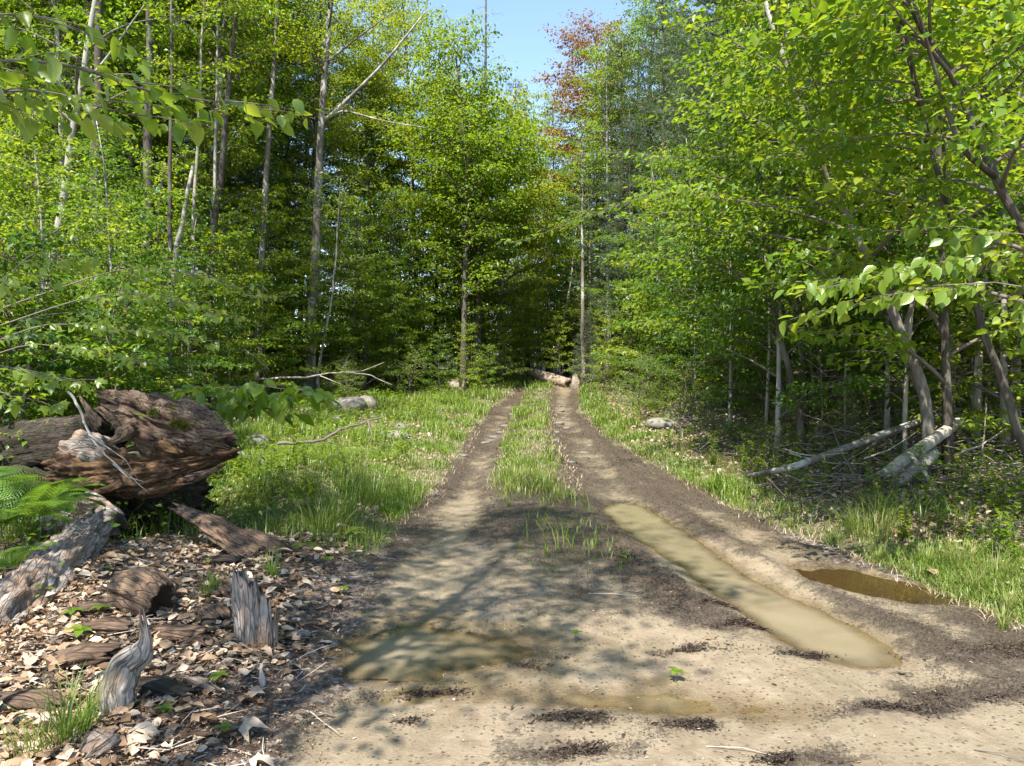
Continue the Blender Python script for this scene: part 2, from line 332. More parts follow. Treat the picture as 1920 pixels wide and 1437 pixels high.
fd = q.math('ADD', dark, q.math('MULTIPLY', q.math('SUBTRACT', q.math('ADD', q.math('MULTIPLY', n_m, .6), q.math('MULTIPLY', n_f, .4)), .5), 1.9)); fd = q.ramp(fd, [(.38, (0, 0, 0)), (.52, (.45, .45, .45)), (.68, (1, 1, 1))])
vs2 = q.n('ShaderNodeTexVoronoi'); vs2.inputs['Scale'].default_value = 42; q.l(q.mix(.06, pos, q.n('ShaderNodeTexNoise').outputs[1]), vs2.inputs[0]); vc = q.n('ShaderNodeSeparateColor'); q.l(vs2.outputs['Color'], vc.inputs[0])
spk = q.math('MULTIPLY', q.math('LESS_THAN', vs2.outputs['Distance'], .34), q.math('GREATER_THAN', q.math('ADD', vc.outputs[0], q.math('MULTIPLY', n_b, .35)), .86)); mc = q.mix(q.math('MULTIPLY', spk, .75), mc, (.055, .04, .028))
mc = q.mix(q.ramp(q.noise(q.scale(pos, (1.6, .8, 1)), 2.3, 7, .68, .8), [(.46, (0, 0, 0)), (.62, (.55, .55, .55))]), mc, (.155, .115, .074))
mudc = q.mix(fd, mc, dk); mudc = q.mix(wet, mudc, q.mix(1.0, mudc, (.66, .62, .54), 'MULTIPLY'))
vor = q.n('ShaderNodeTexVoronoi'); vor.inputs['Scale'].default_value = 30; q.l(pos, vor.inputs[0])
vs = q.n('ShaderNodeSeparateColor'); q.l(vor.outputs['Color'], vs.inputs[0])
lit = q.ramp(vs.outputs[0], [(0, (.04, .026, .018)), (.35, (.12, .085, .06)), (.7, (.23, .18, .14)), (1, (.34, .29, .245))])
lit = q.mix(.6, lit, q.ramp(n_f, [(.35, (.18, .16, .14)), (.65, (1, 1, 1))]), 'MULTIPLY')
stc = q.ramp(n_f, [(.3, (.05, .045, .022)), (.55, (.12, .11, .05)), (.8, (.26, .22, .13))])
soil = q.mix(q.ramp(q.math('ADD', straw, q.math('SUBTRACT', n_m, .5)), [(.4, (0, 0, 0)), (.6, (1, 1, 1))]), lit, stc)
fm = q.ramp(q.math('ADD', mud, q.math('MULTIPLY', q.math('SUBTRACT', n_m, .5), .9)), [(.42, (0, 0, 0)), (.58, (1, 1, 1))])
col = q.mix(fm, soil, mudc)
rg = q.math('SUBTRACT', .85, q.math('MULTIPLY', fm, q.math('MULTIPLY_ADD', n_b, .6, .05))); rg = q.math('SUBTRACT', rg, q.math('MULTIPLY', wet, .3), clamp=True)
hh = q.math('ADD', q.math('MULTIPLY', n_f, .5), q.math('MULTIPLY', n_m, .5))
hh = q.math('ADD', hh, q.math('MULTIPLY', fd, .5))
bs = q.bsdf(col, rg, .45, q.bump(hh, .95, .025)); q.out(bs.outputs[0]); GROUND = m

# ------------------------------------------------------------------ ground sheet
ny, nx = 440, 360
yy = np.concatenate([np.linspace(-30, 1.2, 30)[:-1], np.geomspace(1.2, 14, 300), np.geomspace(14, 140, ny - 328)[1:], [400]])
u = np.linspace(-1, 1, nx); 
yy_ = yy[:, None]; sp = np.clip(.9 * np.abs(yy_) + 1.6, 3.2, 400)
xx = (u * .62 + np.sign(u) * np.abs(u) ** 4 * 2.5)[None] * sp + np.interp(yy_, [0, 12], [.5, .5])
YY = np.broadcast_to(yy_, xx.shape); ZZ = hgt(xx, YY)
ny = len(yy)
V = np.stack([xx, YY, ZZ], -1).reshape(-1, 3)
i = np.arange(ny - 1)[:, None] * nx; j = np.arange(nx - 1)[None]
a = (i + j).ravel(); F = np.concatenate([np.stack([a, a + 1, a + nx + 1], -1), np.stack([a, a + nx + 1, a + nx], -1)])
def mudmask(x, y):
    e = np.minimum(x - edgeL(y), edgeR(y) - x) + .30 * fbm(x * 1.3, y * 1.1, s=51) + .20 * fbm(x * 6, y * 5, s=52, o=3)
    mm = sm(-.12, .18, e) * (1 - .6 * sm(9, 15, y) * np.exp(-((x - .5 * (rutL(y) + rutR(y))) / .42) ** 4)) 
    return mm * (1 - sm(33, 36, y))
CLODS = [(-.44, 3.78, .28, .07), (.27, 3.46, .24, .10), (.84, 3.4, .18, .06), (.16, 4.16, .14, .07), (1.1, 5.4, .13, .5), (.95, 6.3, .15, .6), (1.40, 5.16, .16, .05), (1.42, 4.72, .2, .05), (1.75, 4.3, .3, .08), (1.0, 4.3, .18, .1), (1.8, 3.57, .28, .07), (2.75, 4.3, .45, .14), (.3, 3.15, .22, .06), (1.15, 3.1, .18, .05), (2.25, 3.75, .3, .1), (-.47, 3.5, .07, .06)]
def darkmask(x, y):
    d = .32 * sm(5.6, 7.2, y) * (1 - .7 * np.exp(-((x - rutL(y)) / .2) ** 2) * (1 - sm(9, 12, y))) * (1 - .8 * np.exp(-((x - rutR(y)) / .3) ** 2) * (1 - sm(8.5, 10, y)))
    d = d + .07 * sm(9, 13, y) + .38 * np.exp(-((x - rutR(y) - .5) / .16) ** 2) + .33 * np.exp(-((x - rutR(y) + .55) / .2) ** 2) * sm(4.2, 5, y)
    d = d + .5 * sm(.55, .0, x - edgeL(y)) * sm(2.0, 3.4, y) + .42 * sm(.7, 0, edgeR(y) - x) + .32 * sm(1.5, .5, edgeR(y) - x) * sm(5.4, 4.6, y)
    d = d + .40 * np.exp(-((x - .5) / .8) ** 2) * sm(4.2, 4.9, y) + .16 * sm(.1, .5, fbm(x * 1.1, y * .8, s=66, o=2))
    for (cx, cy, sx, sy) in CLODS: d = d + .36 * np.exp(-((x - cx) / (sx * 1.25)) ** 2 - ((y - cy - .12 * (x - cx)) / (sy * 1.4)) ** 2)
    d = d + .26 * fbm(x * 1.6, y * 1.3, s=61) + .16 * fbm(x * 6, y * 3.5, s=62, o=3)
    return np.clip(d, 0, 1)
def strawmask(x, y):
    tl = edgeL(y) - x; tr = x - edgeR(y)
    s = sm(-.3, .2, tl) * sm(4.6, 2.6, tl - .06 * y) * sm(5.5, 7, y) + sm(-.2, .1, tr) * sm(1.6, .9, tr) + sm(9, 12, y) * (tl < 0) * (tr < 0)
    return np.clip(s + .4 * sm(36, 40, y), 0, 1)
def wetmask(x, y, z):
    w_ = sm(.9, 1.2, x) * sm(2.4, 2.0, x) * sm(4.0, 4.6, y) * sm(9.8, 8.8, y) * sm(-.005, -.03, z) + sm(2.0, 2.4, x) * sm(5.0, 5.3, y) * sm(7.2, 6.6, y) * sm(.0, -.025, z) + sm(-1.5, -1.2, x) * sm(.9, .4, x) * sm(3.8, 4.0, y) * sm(5.2, 4.9, y) * sm(-.0, -.024, z) + sm(3.3, 3.5, y) * sm(4.05, 3.9, y) * sm(-.5, -.2, x) * sm(1.8, 1.4, x) * sm(.0, -.02, z)
    w_ = w_ + .7 * np.exp(-((x - rutL(y)) / .2) ** 2) * sm(4.5, 5.5, y) * sm(11, 9.5, y) * sm(-.1, .3, fbm(x * 1.5, y * 1.2, s=91)) + .6 * sm(.8, .2, edgeR(y) - x) * sm(-.1, .25, fbm(x * 1.2, y * 1.2, s=92)) * sm(9, 7, y)
    return np.clip(w_, 0, 1)
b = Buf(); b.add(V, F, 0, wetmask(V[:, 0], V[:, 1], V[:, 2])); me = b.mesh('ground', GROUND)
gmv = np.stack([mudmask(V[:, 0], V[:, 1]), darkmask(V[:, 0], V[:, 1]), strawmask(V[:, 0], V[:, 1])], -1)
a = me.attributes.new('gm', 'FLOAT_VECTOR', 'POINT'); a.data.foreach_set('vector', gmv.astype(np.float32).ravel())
tag(ob('ground', me), 'muddy two-rut track and leaf-strewn forest floor beside it', kind='structure')

def pool(name, label, x0, x1, y0, y1, lvl, material, st=.03, ell=None):
    xs = np.arange(x0, x1, st); ys = np.arange(y0, y1, st); X, Y = np.meshgrid(xs, ys); h = hgt(X, Y) < lvl + .004
    if ell: h &= ((X - ell[0]) / ell[2]) ** 2 + ((Y - ell[1]) / ell[3]) ** 2 < 1 + .3 * fbm(X * 3, Y * 4, s=7, o=3)
    cell = h[:-1, :-1] | h[1:, :-1] | h[:-1, 1:] | h[1:, 1:]; i, j = np.nonzero(cell); a = i * len(xs) + j; n = len(xs)
    F = np.concatenate([np.stack([a, a + 1, a + n + 1], -1), np.stack([a, a + n + 1, a + n], -1)]); used, inv = np.unique(F, return_inverse=True)
    V = np.stack([X.ravel(), Y.ravel(), np.full(X.size, lvl)], -1)[used]; b = Buf(); b.add(V, inv.reshape(-1, 3), 0, np.clip((lvl - hgt(V[:, 0], V[:, 1])) / .035, 0, 1) ** .7); tag(ob(name, b.mesh(name, material)), label, kind='structure')
pool('puddle', 'long khaki puddle filling the wheel rut on the log side', .9, 2.35, 4.0, 9.4, -.034, WATER)
pool('puddle', 'brown pool under the grassy bank, clear with reflections', 2.1, 3.6, 5.0, 6.9, -.03, WATERB)
pool('puddle', 'shallow muddy water below the wooden stump shard', -1.6, .9, 3.8, 5.2, -.030, WATER, ell=(-.42, 4.42, .95, .46))
pool('puddle', 'thin water film curving across the near mud', -.7, 1.8, 3.3, 4.1, -.026, WATER, .02, ell=(.45, 3.74, 1.1, .22))

# ------------------------------------------------------------------ tree builder
def trunk_path(H, lean=(0, 0), bend=.15, rs=None, n=12):
    t = np.linspace(0, 1, n); rs = rs or np.random.RandomState(0)
    a, bb = rs.uniform(0, 6.28, 2)
    x = lean[0] * t ** 1.3 + bend * np.sin(t * 4 + a) * t + .3 * bend * np.sin(t * 11 + bb) * t
    y = lean[1] * t ** 1.3 + bend * np.cos(t * 3.4 + bb) * t
    p = np.stack([x - x[0], y - y[0], t * H - .15 * (t == 0)], -1); return p
def broadleaf(seed, H, r0, lo, cr, nb, nsub, dens, leaf=.085, path=None, lean=(0, 0), bend=.15, up=(38, -4), hq=False, prof='under', bark=0, gap=.0, collect=None, mult=1, jit=.1):
    rs = np.random.RandomState(seed); tb, cb = Buf(), Buf()
    p = trunk_path(H, lean, bend, rs) if path is None else np.asarray(path, float)
    T = np.linspace(0, 1, len(p)); rad = r0 * (1 - .88 * T ** .9) + .004; rad[0] *= 1.5; rad[1] *= 1.08
    tube(tb, p, rad, 10 if r0 > .06 else 7, 0)
    # finer resample for the trunk bark silhouettes is not needed at this size
    LP, LD, LN = [], [], []
    for i in range(nb):
        f = (i + rs.uniform(0, .9)) / nb; z = lo + (1 - lo) * f ** .9 * .98
        if gap and rs.rand() < gap: continue
        base = np.array([np.interp(z, T, p[:, k]) for k in range(3)])
        az = i * 2.4 + rs.uniform(-.5, .5)
        if prof == 'under': L = cr * (1 - .72 * f ** 1.4) * rs.uniform(.6, 1.15)
        else: L = cr * (.35 + .65 * math.sin(math.pi * min(.98, .12 + f * .86))) * rs.uniform(.65, 1.15)
        e0 = R(up[0] + 25 * f + rs.uniform(-12, 12)); e1 = R(up[1] + 30 * f * f + rs.uniform(-10, 10)); k = 7
        e = np.linspace(e0, e1, k); aa = az + np.cumsum(rs.uniform(-.13, .13, k))
        st = np.stack([np.cos(e) * np.cos(aa), np.cos(e) * np.sin(aa), np.sin(e)], -1) * L / k
        bp = base + np.concatenate([[[0, 0, 0]], np.cumsum(st, 0)])
        br = max(.006, min(.55 * np.interp(z, T, rad), .018 * L + .004)); tube(cb, bp, np.linspace(br, .003, k + 1), 5, 0)
        ns = max(3, int(nsub * L / cr))
        for s in range(ns + 1):
            q_ = .18 + .82 * (s + rs.rand() * .6) / (ns + .6) if s < ns else .97
            q_ = min(q_, 1); o = np.array([np.interp(q_, np.linspace(0, 1, k + 1), bp[:, c]) for c in range(3)])
            sa = az + (1 if s % 2 else -1) * rs.uniform(.5, 1.1) * (0 if s == ns else 1) + rs.uniform(-.15, .15)
            sl_ = L * rs.uniform(.26, .5) * (1.1 - .55 * q_) + .12; kk = 4; ee = np.linspace(R(rs.uniform(2, 30)), R(rs.uniform(-22, 4)), kk)
            ss = np.stack([np.cos(ee) * math.cos(sa), np.cos(ee) * math.sin(sa), np.sin(ee)], -1) * sl_ / kk
            spn = o + np.concatenate([[[0, 0, 0]], np.cumsum(ss, 0)]); tube(cb, spn, np.linspace(.005, .0015, kk + 1), 3, 0, cap=False)
            m_ = max(3, int(dens * sl_)); tt = (np.arange(m_) + rs.uniform(0, .8, m_)) / m_; tt = .12 + .88 * tt
            c = np.stack([np.interp(tt, np.linspace(0, 1, kk + 1), spn[:, x]) for x in range(3)], -1)
            side = np.where(np.arange(m_) % 2, 1, -1) * rs.uniform(.4, 1.2, m_); la = sa + side
            off = rs.uniform(.0, .14, m_) * (sl_ + .15)
            c = c + np.stack([np.cos(la) * off, np.sin(la) * off, rs.uniform(-.05, .05, m_)], -1)
            dr = rs.uniform(-.75, .1, m_); LP.append(c)
            LD.append(np.stack([np.cos(la) * np.cos(dr), np.sin(la) * np.cos(dr), np.sin(dr)], -1))
            LN.append(np.stack([rs.normal(0, .38, m_), rs.normal(0, .38, m_), np.ones(m_)], -1))
    P, D, N = map(np.concatenate, (LP, LD, LN))
    if mult > 1:
        P = np.repeat(P, mult, 0); D = np.repeat(D, mult, 0); N = np.repeat(N, mult, 0); J = rs.normal(0, jit, P.shape) * [1.1, 1.1, .4]; J[::mult] = 0
        P = P + J; D = D + rs.normal(0, .45, D.shape); N = N + rs.normal(0, .15, N.shape)
    n = len(P); Ls = leaf * rs.uniform(.6, 1.2, n)
    if collect is not None: collect.extend([P, D, N, Ls])
    else: leaves(cb, P, D, N, Ls, Ls * .62, 1, rs.rand(n), hq=hq, rng=rs)
    return tb, cb, n
def pine(seed, H, r0, lo, cr, nw, dens=9, bare=.10, nlen=.12, nn=11):
    rs = np.random.RandomState(seed); tb, cb = Buf(), Buf(); p = trunk_path(H, (0, 0), .1, rs); T = np.linspace(0, 1, len(p))
    rad = r0 * (1 - .9 * T) + .01; rad[0] *= 1.3; tube(tb, p, rad, 9, 0); TP, TD = [], []
    for wv in range(nw):
        f = wv / nw; z = (lo + (1 - lo) * f)
        for j in range(5):
            base = np.array([np.interp(z, T, p[:, k]) for k in range(3)]); az = j * 1.257 + wv * .7 + rs.uniform(-.3, .3)
            L = cr * (1 - f) ** .75 * rs.uniform(.6, 1.1) + .25; k = 6; e = np.linspace(R(8 + 25 * f), R(22), k) + rs.uniform(-.15, .15)
            st = np.stack([np.cos(e) * math.cos(az), np.cos(e) * math.sin(az), np.sin(e)], -1) * L / k
            bp = base + np.concatenate([[[0, 0, 0]], np.cumsum(st, 0)]); tube(cb, bp, np.linspace(.02 + .008 * L, .004, k + 1), 4, 0)
            if rs.rand() < bare * (1 - f): continue
            ns = int(4 + L * 3.2)
            for s in range(ns):
                q_ = .25 + .75 * (s + rs.rand()) / ns; o = np.array([np.interp(q_, np.linspace(0, 1, k + 1), bp[:, c]) for c in range(3)])
                sa = az + (1 if s % 2 else -1) * rs.uniform(.4, 1.0); sl_ = L * .32 * (1.25 - q_) + .15; ee = rs.uniform(0, .4)
                dv = np.array([math.cos(sa) * math.cos(ee), math.sin(sa) * math.cos(ee), math.sin(ee)]); spn = o + np.outer(np.linspace(0, 1, 3), dv * sl_); tube(cb, spn, [.006, .004, .003], 3, 0, cap=False)
                m_ = max(2, int(dens * sl_)); tt = rs.uniform(.2, 1, m_); TP.append(o + tt[:, None] * dv * sl_ + rs.normal(0, .05, (m_, 3))); TD.append(np.tile(dv, (m_, 1)) + rs.normal(0, .35, (m_, 3)))
    P = np.concatenate(TP); D = nz(np.concatenate(TD)); n = len(P); r = rs.rand(n)
    P = np.repeat(P, nn, 0); D2 = nz(np.repeat(D, nn, 0) + rs.normal(0, .6, (n * nn, 3))); L = nlen * rs.uniform(.7, 1.2, n * nn)
    S = nz(np.cross(D2, rs.normal(0, 1, (n * nn, 3)))) * .0035 * (nlen / .12) * 1.3
    V = np.stack([P - S, P + S, P + D2 * L[:, None]], 1).reshape(-1, 3); cb.add(V, np.arange(len(V)).reshape(-1, 3), 1, np.repeat(np.repeat(r, nn), 3))
    return tb, cb, n

# shared stocks
STOCK = {}
def stock(key, fn, trm, cm):
    tb, cb, n = fn; STOCK[key] = (tb.mesh('trunk', trm), cb.mesh('crown', cm))
for i in range(5):
    stock(('under', i), broadleaf(100 + i, 6.5 + .5 * i, .045, .08, 2.3, 34, 9, 24, .118, lean=(.3 * (i - 2), .2), up=(32, -2), mult=2, jit=.10), BARKS if i % 2 else BARKD, [TWIG, [LEAF, LEAFY, LEAF, LEAFD, LEAF][i]])
for i in range(3):
    stock(('sap', i), broadleaf(200 + i, 2.6 + .5 * i, .018, .1, 1.15, 20, 6, 30, .098, up=(35, 0), mult=2, jit=.07), BARKD, [TWIG, [LEAF, LEAFD, LEAFY][i]])
for i in range(5):
    stock(('tall', i), broadleaf(300 + i, 17 + 1.0 * i, .15, .25, 3.6, 50, 10, 17, .125, lean=(.5, .3), bend=.3, up=(48, 5), prof='tall', mult=4, jit=.2), [BARK, BARKD, BARKS, BARK, BARKD][i], [TWIG, [LEAF, LEAFY, LEAF, LEAFY, LEAFD][i]])
for i in range(2):
    stock(('thin', i), broadleaf(350 + i, 13 + i, .08, .30, 2.4, 30, 8, 20, .105, lean=(.4, .1), bend=.3, up=(45, 5), prof='tall', mult=3, jit=.16), [BARK, BIRCH][i], [TWIG, [LEAFY, LEAF][i]])
for i in range(2):
    stock(('pine', i), pine(400 + i, 19 + i, .2, .22, 3.6, 24, 11, nn=9, nlen=.20), BARKD, [BARKD, NEEDLE])
stock(('spruce', 0), pine(450, 7, .07, .08, 1.7, 26, 13, .1, nlen=.16, nn=9), BARKD, [TWIG, NEEDLE])
stock(('russet', 0), broadleaf(390, 18, .16, .4, 3.4, 44, 10, 15, .15, up=(48, 5), prof='tall', mult=4, jit=.22), BARKD, [TWIG, LEAFR])
stock(('shrub', 0), broadleaf(500, 1.5, .012, .05, .8, 18, 6, 42, .055, up=(50, 10)), TWIG, [TWIG, LEAF])
stock(('shrub', 1), broadleaf(501, 1.1, .01, .03, .75, 18, 6, 44, .05, up=(40, 0)), TWIG, [TWIG, LEAFY])
# bare brushy dead sapling
def bare(seed, H, r0, lo, cr, nb):
    rs = np.random.RandomState(seed); tb, cb = Buf(), Buf(); p = trunk_path(H, (.2, 0), .15, rs); T = np.linspace(0, 1, len(p)); tube(tb, p, r0 * (1 - .85 * T) + .003, 7)
    for i in range(nb):
        z = lo + (1 - lo) * (i + rs.rand()) / nb; base = np.array([np.interp(z, T, p[:, k]) for k in range(3)]); az = i * 2.4; L = cr * (1.1 - z) * rs.uniform(.5, 1.2); k = 5
        e = np.linspace(R(rs.uniform(0, 40)), R(rs.uniform(-20, 30)), k); aa = az + np.cumsum(rs.uniform(-.25, .25, k))
        bp = base + np.concatenate([[[0, 0, 0]], np.cumsum(np.stack([np.cos(e) * np.cos(aa), np.cos(e) * np.sin(aa), np.sin(e)], -1) * L / k, 0)]); tube(cb, bp, np.linspace(.004 + .006 * L, .002, k + 1), 4, cap=False)
        for s in range(5):
            o = bp[rs.randint(1, k + 1)]; sa = az + rs.uniform(-1.1, 1.1); l2 = L * rs.uniform(.2, .5); ee = rs.uniform(-.3, .8); d = np.array([math.cos(sa) * math.cos(ee), math.sin(sa) * math.cos(ee), math.sin(ee)])
            tube(cb, o + np.outer([0, .5, 1], d * l2) + rs.normal(0, .02, (3, 3)) * [[0], [1], [1]], [.004, .003, .0015], 3, cap=False)
    return tb, cb, 0
stock(('bare', 0), bare(600, 4.5, .03, .1, 1.3, 34), TWIGP, [TWIG, TWIG]); stock(('bare', 1), bare(601, 3.2, .02, .1, 1.0, 28), TWIG, [TWIGP, TWIGP])
stock(('snag', 0), bare(602, 20, .17, .35, 3.6, 30), BARKD, [BARKD, BARKD])
for k_, (tm, cm) in STOCK.items(): pass

def place(kind, x, y, s=1.0, rz=None, name=None, label=None, cat='tree', group=None, rs=random.Random(5)):
    tm, cm = STOCK[kind]
    o = empty(name or 'maple_tree', on(x, y, -.05), rs.uniform(0, 6.28) if rz is None else rz, label=label, cat=cat, group=group)
    o.scale = (s, s, s * rs.uniform(.92, 1.08)); a = ob('trunk', tm, o); b_ = ob('crown', cm, o); return o

# trees with a trunk shaped after the photograph: pixel path of the trunk at one distance
def hero(name, label, pix, dist, r0, H, lo, cr, nb, nsub, dens, leaf, bark, lm, seed, up=(40, 0), prof='tall', limbs=(), nleaf=0, group=None, hq=False, cat='tree', gap=0.0, mult=2, jit=.14):
    pts = [A(px, py, dist) for (px, py) in pix]
    base = pts[0].copy(); g = on(base.x, base.y); 
    if base.z > g.z + .02: pts = [Vector((base.x + (base.x - pts[1].x) * .1, base.y, g.z - .1))] + pts
    root = empty(name, (pts[0].x, pts[0].y, g.z), label=label, cat=cat, group=group)
    org = root.location.copy(); P = np.array([p - org for p in pts]); 
    top = P[-1]; dv = nz(P[-1] - P[-2])
    if top[2] < H:
        k = int(max(2, (H - top[2]) // 1.2)); dz = (H - top[2]) / k
        drift = dv[:2] / max(dv[2], .3)
        for i in range(k): drift = drift * .8; P = np.vstack([P, P[-1] + [drift[0] * dz, drift[1] * dz, dz]])
    s = np.concatenate([[0], np.cumsum(np.linalg.norm(np.diff(P, axis=0), axis=1))]); tt = np.linspace(0, s[-1], 22)
    P = np.stack([np.interp(tt, s, P[:, c]) for c in range(3)], -1); rs = np.random.RandomState(seed)
    P[1:-1] = .25 * P[:-2] + .5 * P[1:-1] + .25 * P[2:]; P[2:, :2] += rs.normal(0, .012, (20, 2))
    col = []
    tb, cb, n = broadleaf(seed, P[-1][2], r0, lo, cr, nb, nsub, dens, leaf, path=P, up=up, prof=prof, collect=col, gap=gap, mult=mult, jit=jit)
    ob('trunk', tb.mesh('trunk', bark), root)
    Pn, D, N, Ls = col; rnd = rs.rand(len(Pn))
    if nleaf:
        d2 = np.linalg.norm(Pn + np.array(org) - [0, 0, CAMZ], axis=1); w_ = Pn + np.array(org)
        vis = (np.abs(w_[:, 0] / np.maximum(w_[:, 1], .1)) < .68) & (np.abs((w_[:, 2] - CAMZ) / np.maximum(w_[:, 1], .1)) < .5) & (w_[:, 1] > .5)
        idx = np.argsort(np.where(vis, d2, 1e6))[:min(nleaf, int(vis.sum()))]; msk = np.zeros(len(Pn), bool); msk[idx] = True
        single_leaves(root, Pn[msk], D[msk], N[msk], Ls[msk], lm)
        Pn, D, N, Ls, rnd = Pn[~msk], D[~msk], N[~msk], Ls[~msk], rnd[~msk]
    leaves(cb, Pn, D, N, Ls, Ls * .62, 1, rnd, hq=hq, rng=rs)
    c = ob('crown', cb.mesh('crown', [TWIG, lm]), root)
    if nleaf: c['kind'] = 'stuff'
    for lp in limbs:
        lb = Buf(); q_ = np.array([A(px, py, dd) - org for (px, py, dd) in lp[0]]); s = np.concatenate([[0], np.cumsum(np.linalg.norm(np.diff(q_, axis=0), axis=1))]); tt = np.linspace(0, s[-1], 12)
        q2 = np.stack([np.interp(tt, s, q_[:, c]) for c in range(3)], -1); q2[1:-1] = .25 * q2[:-2] + .5 * q2[1:-1] + .25 * q2[2:]; tube(lb, q2, np.linspace(lp[1], lp[1] * .25, 12), 7); ob('limb', lb.mesh('limb', bark), root)
    return root
LEAFMESH = {}
def leaf_meshes(lm, kind='beech'):
    if (lm.name, kind) in LEAFMESH: return LEAFMESH[(lm.name, kind)]
    out = []
    for i in range(6):
        b = Buf()
        if kind == 'beech': leaves(b, [[0, 0, 0]], [[1, 0, 0]], [[0, 0, 1]], [1], [.60 + .03 * (i % 3)], 0, np.array([(i + .5) / 6]), fold=.10 + .05 * (i % 3), hq=True)
        else:
            th = []; 
            for (a_, r_) in [(-2.6, .25), (-2.0, .62), (-1.75, .42), (-1.15, .92), (-.85, .50), (-.5, .62), (0, 1.0), (.5, .62), (.85, .50), (1.15, .92), (1.75, .42), (2.0, .62), (2.6, .25)]:
                th.append((.35 + r_ * .62 * math.cos(a_), r_ * .62 * math.sin(a_), -.22 * r_ * r_ + .05 * math.sin(5 * a_ + i)))
            V = [(.35, 0, .0)] + th; n = len(th); b.add(V, [[0, 1 + k, 1 + (k + 1) % n] for k in range(n)], 0, np.full(n + 1, (i + .5) / 6))
        out.append(b.mesh('leaf', lm))
    LEAFMESH[(lm.name, kind)] = out; return out
def single_leaves(root, P, D, N, Ls, lm, kind='beech', rs=random.Random(9)):
    ms = leaf_meshes(lm, kind)
    D = nz(D); S = nz(np.cross(N, D)); N2 = np.cross(D, S)
    for p, d, s_, n_, l in zip(P, D, S, N2, Ls):
        o = bpy.data.objects.new('leaf', ms[rs.randrange(6)]); COL.objects.link(o); o.parent = root
        o.matrix_local = Matrix(((d[0] * l, s_[0] * l, n_[0] * l, p[0]), (d[1] * l, s_[1] * l, n_[1] * l, p[1]), (d[2] * l, s_[2] * l, n_[2] * l, p[2]), (0, 0, 0, 1)))

# --- left side trunks
hero('maple_tree', 'tall grey trunk with pale blotches and long limbs slanting up over the grassy verge', [(578, 742), (582, 640), (593, 440), (598, 300), (608, 150), (620, 0)], 25, .19, 18, .5, 2.2, 20, 7, 13, .12, BARK, LEAFY, 1,
     limbs=[([(608, 228, 25), (660, 180, 24.6), (720, 120, 24), (800, 20, 23.5)], .075), ([(612, 118, 25), (665, 75, 24.5), (740, 20, 24)], .05), ([(603, 225, 25), (640, 205, 24.8), (720, 228, 24), (800, 240, 23)], .045)])
hero('maple_tree', 'second tall mottled trunk just beside the blotched one, thinner', [(484, 700), (492, 480), (500, 300), (512, 160), (521, 0)], 24, .13, 17, .5, 2.0, 18, 7, 13, .12, BARK, LEAF, 2)
hero('maple_tree', 'dark slim trunk curving slightly, behind the hanging leafy bough', [(384, 690), (400, 430), (418, 300), (428, 160), (446, 0)], 20, .12, 16, .55, 2.0, 18, 7, 14, .12, BARKD, LEAF, 3)
hero('beech_tree', 'smooth pale trunk leaning towards the track behind the fallen snag', [(85, 560), (118, 380), (135, 250), (160, 110), (180, 0)], 13, .085, 12, .42, 2.4, 26, 8, 20, .10, BARKS, LEAF, 4, limbs=[([(150, 170, 13), (200, 110, 12.8), (270, 10, 12.5)], .03)])
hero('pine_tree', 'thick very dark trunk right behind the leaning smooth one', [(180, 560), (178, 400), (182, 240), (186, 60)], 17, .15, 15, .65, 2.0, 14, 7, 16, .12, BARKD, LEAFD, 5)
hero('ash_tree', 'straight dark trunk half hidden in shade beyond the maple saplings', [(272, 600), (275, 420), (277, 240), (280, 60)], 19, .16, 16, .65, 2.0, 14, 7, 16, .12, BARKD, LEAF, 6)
hero('maple_tree', 'slender near-black trunk between the shaded ash and the white pole', [(320, 690), (318, 430), (320, 220), (322, 40)], 17, .065, 13, .55, 2.0, 16, 7, 18, .11, BARKD, LEAF, 7)
hero('birch_tree', 'pale upright birch stem beside the white leaning pole', [(358, 640), (362, 440), (372, 240), (380, 60)], 18, .06, 13, .5, 2.0, 16, 7, 18, .11, BIRCH, LEAFY, 8)
hero('aspen_tree', 'light grey stem standing close to the dark curved trunk', [(402, 560), (400, 400), (404, 230), (408, 60)], 21, .07, 14, .5, 2.0, 16, 7, 18, .11, BARKS, LEAF, 9)
b = Buf(); pts = np.array([A(x, y, 16) for (x, y) in [(332, 455), (342, 420), (352, 360), (362, 310)]]); pts = np.vstack([[pts[0] + (pts[0] - pts[-1]) * 1.0], pts])
pts[0][2] = hgt(pts[0][0], pts[0][1]) - .05
tube(b, pts - pts[0], [.06, .055, .05, .045, .03], 8); tag(ob('dead_pole', b.mesh('dead_pole', BIRCH), None, pts[0]), 'bare white leaning pole with a broken top in the shaded wood', 'dead tree')
hero('sapling', 'crooked thin pale sapling leaning beside the blotched trunk', [(596, 700), (606, 640), (622, 570), (628, 500)], 24, .05, 7, .4, 1.6, 18, 6, 22, .09, BARKS, LEAFY, 10)
